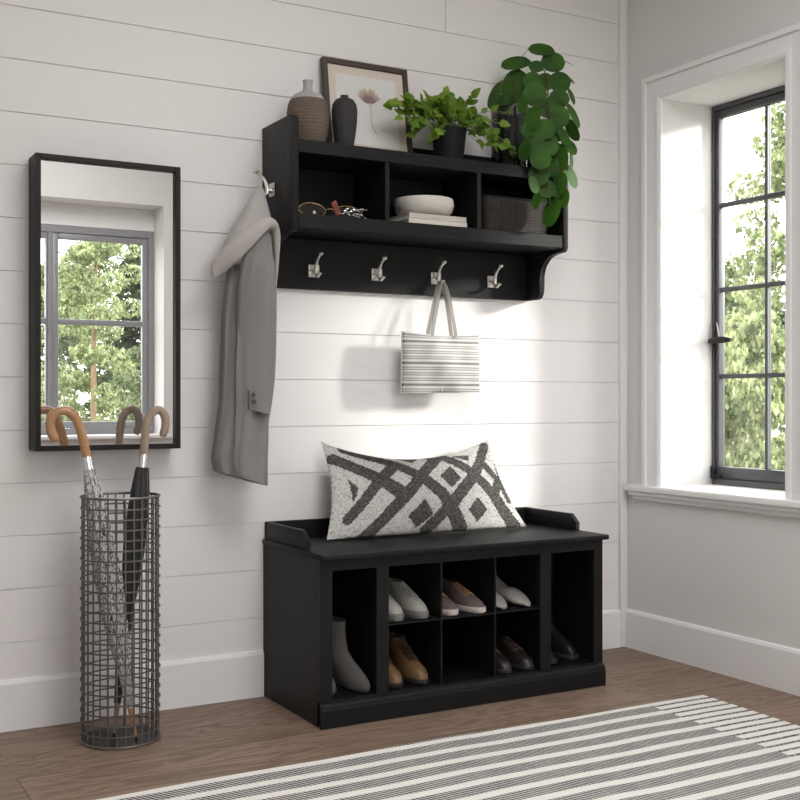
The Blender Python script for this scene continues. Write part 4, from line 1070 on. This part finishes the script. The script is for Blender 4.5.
shoe('ankle_boot', 'tan leather lace-up boot in lower left cubby, partly behind the post', 'tan leather boots', G2, S2, M['tan'], M['sole_dk'], (-1.183, -.140, CB), rzz(1), lc2, M['lace_d'])
shoe('oxford_shoe', 'dark brown lace-up shoe in lower right cubby, right one', 'dark brown shoes', [(z * .9, a, b_, c, d) for z, a, b_, c, d in G1], S2, M['dkbrown'], M['sole_dk'], (-.722, -.150, CB), rzz(1), [(z * .9, y, w) for z, y, w in lc], M['lace_d'])
shoe('oxford_shoe', 'dark brown lace-up shoe in lower right cubby, left one beside the divider', 'dark brown shoes', [(z * .9, a, b_, c, d) for z, a, b_, c, d in G1], S2, M['dkbrown'], M['sole_dk'], (-.8055, -.155, CB), rzz(0), [(z * .9, y, w) for z, y, w in lc], M['lace_d'])
# tall ankle boots in taupe suede (left compartment)
G3 = [(.006, .232, .060, .034, .028), (.016, .238, .040, .038, .028), (.030, .232, .020, .038, .028), (.044, .216, .008, .036, .029), (.060, .190, .002, .034, .030), (.078, .158, .000, .032, .031), (.100, .130, .000, .032, .032), (.130, .118, .002, .034, .034), (.160, .114, .001, .036, .036), (.186, .114, .000, .037, .037)]
S3 = [(.0, .228, .075, .032, .020), (.003, .236, .068, .036, .022), (.008, .236, .064, .036, .024)]
def ankle(label, loc, rz):
    s = shoe('suede_boot', label, 'taupe suede boots', G3, S3, M['suede_bg'], M['sole_dk'], loc, rz, toe=1.35, heel=[(0, .036, .004, .013), (.022, .040, .002, .017), (.042, .052, .002, .024)])
    return s
ankle('taupe suede ankle boot in the left compartment, the fully visible one', (-1.318, -.158, CB - .0015), rzz(10))
ankle('taupe suede ankle boot in the left compartment, only its toe showing', (-1.379, -.135, CB - .0015), rzz(0))
# pumps
def pump(label, loc, rz):
    s = thing('pump_shoe', label, 'shoe', loc, (0, 0, rz), 'taupe pumps')
    st_ = []; NS = 22; K = 28
    for i in range(NS + 1):
        t = i / NS                                  # 0 toe .. 1 heel
        y = -.240 + .235 * t
        zb = .003 + .088 * (max(0, (t - .32) / .68) ** 1.35)
        w = .008 + .028 * math.sin(PI * min(.5, t * 1.9 + .03)) if t < .33 else .036 - .012 * ((t - .33) / .67)
        if t > .9: w *= 1 - .5 * ((t - .9) / .1) ** 2
        h = .014 + .034 * min(1, t / .30) if t < .38 else .048 - .012 * math.sin(PI * (t - .38) / .62) + .012 * (t - .38)
        op = 0 if t < .36 else min(1.0, ((t - .36) / .16) ** .5) * 1.35
        ring = []
        for j in range(K + 1):
            a = op + (2 * PI - 2 * op) * j / K       # 0 = top
            ring.append(Vector((w * math.sin(a) * (1 if abs(a - PI) > .5 else 1), y, zb + h / 2 + h / 2 * math.cos(a) if h else zb)))
        st_.append(ring)
    bm = B(); V = [[bm.verts.new(p) for p in r] for r in st_]
    for a, b_ in zip(V, V[1:]):
        for j in range(K): bm.faces.new((a[j], a[j + 1], b_[j + 1], b_[j]))
    bm.faces.new(V[0]); bm.faces.new(V[-1])
    bmesh.ops.remove_doubles(bm, verts=bm.verts, dist=.0003)
    bmesh.ops.solidify(bm, geom=bm.faces[:], thickness=.0015)
    obj('upper', bm, M['pump'], s, smooth=60)
    bm = B(); loft(bm, [outline(.012 + r, .012 - r, r, r, z, 16) for r, z in ((.006, 0), (.006, .03), (.009, .066), (.017, .092))]); obj('heel', bm, M['pump'], s)
    return s
pump('taupe pump in upper right cubby, the fully visible one', (-.752, -.150, CS), rzz(8))
pump('taupe pump in upper right cubby, mostly behind the thin divider', (-.822, -.150, CS), rzz(3))
# tall black riding boots in the right compartment
G4 = [(.014, .240, .004, .036, .030), (.028, .238, .002, .037, .031), (.042, .224, .002, .034, .031), (.056, .196, .002, .032, .031), (.075, .150, .002, .031, .031), (.10, .122, .002, .031, .032), (.15, .112, -.002, .036, .036), (.22, .118, -.008, .042, .042), (.29, .122, -.012, .044, .044), (.335, .120, -.010, .043, .043)]
def tall(label, loc, rz):
    s = shoe('riding_boot', label, 'black riding boots', G4, S2, M['blkleather'], M['sole_dk'], loc, rz)
    bm = B(); tube(bm, [( .040 * math.cos(a), -.056 + .060 * math.sin(a), .300) for a in [2 * PI * i / 24 for i in range(24)]], .004, 6, closed=True); obj('top_strap', bm, M['blkleather'], s)
    bm = B(); ribbon(bm, [(-.0405, -.075, z) for z in (.16, .20, .24, .28, .31)], (0, 1, 0), .007, .0015); obj('side_zip', bm, M['steel'], s)
    return s
tall('tall black riding boot in the right compartment, left one', (-.608, -.118, CB), rzz(1))
tall('tall black riding boot in the right compartment, right one', (-.516, -.110, CB), rzz(1))

# ------------------------------------------------------------------ rug
bm = B()
NXr, NYr = 60, 30
rx0, rx1, ry0, ry1 = -3.0, -.278, -2.6, -.672
def edge_y(x): return ry1 + .006 * math.sin(x * 4.1 + .6) + .004 * math.sin(x * 9.3)
def edge_x(y): return rx1 + .004 * math.sin(y * 7)
g = []
for j in range(NYr + 1):
    row = []
    for i in range(NXr + 1):
        a, c = i / NXr, j / NYr
        x = rx0 + (rx1 - rx0) * a; y1_ = edge_y(x); y = ry0 + (y1_ - ry0) * c; x = rx0 + (edge_x(y) - rx0) * a
        row.append((x, y))
    g.append(row)
top = [[bm.verts.new((x, y, .0065)) for x, y in r] for r in g]; bot = [[bm.verts.new((x, y, .0005)) for x, y in r] for r in g]
for j in range(NYr):
    for i in range(NXr):
        bm.faces.new((top[j][i], top[j][i + 1], top[j + 1][i + 1], top[j + 1][i])); bm.faces.new((bot[j][i], bot[j + 1][i], bot[j + 1][i + 1], bot[j][i + 1]))
for i in range(NXr):
    for j in (0, NYr): bm.faces.new((top[j][i], top[j][i + 1], bot[j][i + 1], bot[j][i]))
for j in range(NYr):
    for i in (0, NXr): bm.faces.new((top[j][i], top[j + 1][i], bot[j + 1][i], bot[j][i]))
o = obj('rug', bm, M['rug']); tag(o, 'flatwoven rug striped cream and heathered grey on the wood floor', 'rug')

# ------------------------------------------------------------------ outdoors
bm = B(); box(bm, (-40, -45, -.62), (45, 40, -.60)); struct('ground', bm, M['grass'])
bm = B(); box(bm, (.285, -8.0, -.60), (3.1, -.3, -.56), bev=.01); struct('bounce_slab', bm, M['bounce_pale'])  # unseen pale slab, added to bounce sun up onto the window soffit
def tree_mesh(seed, n, blobs, leaf, elong=1.0, droop=0.):
    r = random.Random(seed); vs = []; fs = []
    for _ in range(n):
        c, R_ = blobs[r.randrange(len(blobs))]
        while True:
            d = Vector((r.uniform(-1, 1), r.uniform(-1, 1), r.uniform(-1, 1)))
            if .05 < d.length < 1: break
        d = d.normalized() * (d.length ** .4)
        p = Vector(c) + Vector((d.x * R_[0], d.y * R_[1], d.z * R_[2]))
        s = leaf * r.uniform(.6, 1.4)
        T = Vector((r.uniform(-1, 1), r.uniform(-1, 1), r.uniform(-1, 1) - droop)).normalized(); Nn = Vector((r.uniform(-1, 1), r.uniform(-1, 1), r.uniform(-.2, 1))); X = T.cross(Nn).normalized() * s * .42
        i = len(vs); vs += [p, p + T * s * .5 * elong + X, p + T * s * elong, p + T * s * .5 * elong - X]; fs.append((i, i + 1, i + 2, i + 3))
    me = bpy.data.meshes.new('foliage'); me.from_pydata([tuple(v_) for v_ in vs], [], fs); return me
def blobs_round(seed, n, R, H0, H1, r0):
    r = random.Random(seed); out = []
    for _ in range(n):
        t = r.random(); z = H0 + (H1 - H0) * t; rr = R * (.35 + .65 * math.sin(PI * (.15 + .8 * t))); a = r.uniform(0, 2 * PI); q = r.random() ** .5
        k = r0 * r.uniform(.6, 1.3); out.append(((rr * q * math.cos(a), rr * q * math.sin(a), z), (k, k, k * .55)))
    return out
ME = {}
ME['bush'] = (tree_mesh(1, 42000, blobs_round(1, 64, 1.3, .1, 2.1, .25), .048), M['tree_a'])
ME['broad'] = (tree_mesh(2, 30000, blobs_round(2, 100, 1.7, .5, 4.6, .36), .075), M['tree_b'])
ME['birch'] = (tree_mesh(3, 20000, blobs_round(3, 80, 1.1, 1.2, 5.2, .30), .062, 1.1, .8), M['tree_a'])
cb = []
rr_ = random.Random(4)
for k in range(26):
    z = .6 + k * .22
    for q in range(6):
        a = rr_.uniform(0, 2 * PI); L = (1.55 - .052 * k) * rr_.uniform(.6, 1)
        cb.append(((L * .62 * math.cos(a), L * .62 * math.sin(a), z), (max(.12, abs(math.cos(a)) * L * .42), max(.12, abs(math.sin(a)) * L * .42), .10)))
ME['fir'] = (tree_mesh(4, 26000, cb, .065, 1.5), M['tree_c'])
def tree(kind, name, label, loc, rz, sc, sz, th, group='trees and shrubs in the garden'):
    t = thing(name, label, 'tree' if 'tree' in name else 'shrub', (loc[0], loc[1], -.60), (0, 0, rz), group)
    me, mm = ME[kind]
    if not me.materials: me.materials.append(mm)
    f = bpy.data.objects.new('foliage', me); COL.objects.link(f); f.parent = t; f.scale = (sc, sc, sz)
    bm = B(); tube(bm, smooth_path([(0, 0, 0), (.03, .02, th * .4), (-.02, .03, th * .8), (0, 0, th)], 4), [.050 * (1 - .7 * i / 12) for i in range(13)], 8)
    obj('trunk', bm, M['trunk'], t)
    return t
tree('bush', 'garden_shrub', 'pale green leafy shrub filling the middle panes of the right window', (2.05, 1.42), .4, .48, .90, .8)
tree('bush', 'garden_shrub', 'low yellow-green shrub at the bottom right pane of the right window', (1.90, .22), 2.2, .30, .55, .5)
tree('birch', 'birch_tree', 'light birch reaching up the right-hand panes of the right window', (4.15, 2.75), .3, .58, .72, 3.0)
tree('broad', 'leafy_tree', 'grey-green tree seen at the left panes of the right window', (5.5, 5.35), 1.0, .60, .60, 1.8)
tree('broad', 'leafy_tree', 'dark tree far behind the shrubs outside the right window', (8.2, 7.3), 2.0, .80, .60, 2.4)
tree('fir', 'fir_tree', 'dark fir on the right in the mirror reflection', (2.45, -14.2), 0., .95, .68, 3.8)
tree('broad', 'leafy_tree', 'bright leafy tree on the right in the mirror reflection', (1.50, -8.5), .7, .56, .62, 1.8)
tree('bush', 'garden_shrub', 'pale shrub low on the left in the mirror reflection', (-.86, -8.1), 1.7, .54, .85, .6)
tree('birch', 'birch_tree', 'thin tree with bare trunk in the middle of the mirror reflection', (1.02, -11.6), 2.4, .62, .72, 3.6)
tree('broad', 'leafy_tree', 'distant leafy tree behind the others in the mirror reflection', (1.9, -18.6), 2.9, 1.05, .84, 2.0)

# ------------------------------------------------------------------ light
w = bpy.data.worlds.new('sky'); S.world = w; w.use_nodes = True
bg = w.node_tree.nodes['Background']; bg.inputs['Color'].default_value = (1, .97, .985, 1); bg.inputs['Strength'].default_value = 5.2
def sun(d, e, ang):
    l = bpy.data.lights.new('sun', 'SUN'); l.energy = e; l.angle = math.radians(ang); l.color = (1, .97, .92)
    o = bpy.data.objects.new('sun', l); COL.objects.link(o); o.rotation_euler = Vector(d).to_track_quat('-Z', 'Y').to_euler(); o.location = (3, -2, 4)
def area(name, loc, target, sx, sy, e, col=(1, 1, 1), spread=180):
    l = bpy.data.lights.new(name, 'AREA'); l.shape = 'RECTANGLE'; l.size = sx; l.size_y = sy; l.energy = e; l.color = col; l.spread = math.radians(spread)
    o = bpy.data.objects.new(name, l); COL.objects.link(o); o.location = loc
    o.rotation_euler = (Vector(target) - Vector(loc)).to_track_quat('-Z', 'Y').to_euler()
sun((-2.1, 1.0, -.68), 5.4, 7)
area('room_fill', (-1.5, -2.0, 2.72), (-1.6, -2.0, 0), 1.3, 1.3, 36, (1, .99, .99))  # unseen overhead fill, added to lift the whole room
area('front_wall_fill', (-1.4, -3.3, 2.72), (-1.2, -3.9, 0), .8, .8, 17, (1, .985, .97))  # unseen light added to brighten the front wall in the mirror
# ------------------------------------------------------------------ camera
cam = bpy.data.cameras.new('camera'); cam.sensor_width = 36; cam.lens = 36 * 1142.34 / 800; cam.shift_y = -.0012; cam.clip_start = .05
co = bpy.data.objects.new('camera', cam); COL.objects.link(co); co.location = (-2.7952, -3.2622, .91); co.rotation_euler = (PI / 2, 0, -.5137)
S.camera = co
vs = S.view_settings; vs.view_transform = 'Standard'; vs.look = 'None'; vs.gamma = 1; vs.use_curve_mapping = False; vs.exposure = .22
S.cycles.max_bounces = 8; S.cycles.diffuse_bounces = 5; S.cycles.transparent_max_bounces = 12; S.cycles.sample_clamp_indirect = 6
S.cycles.use_denoising = True
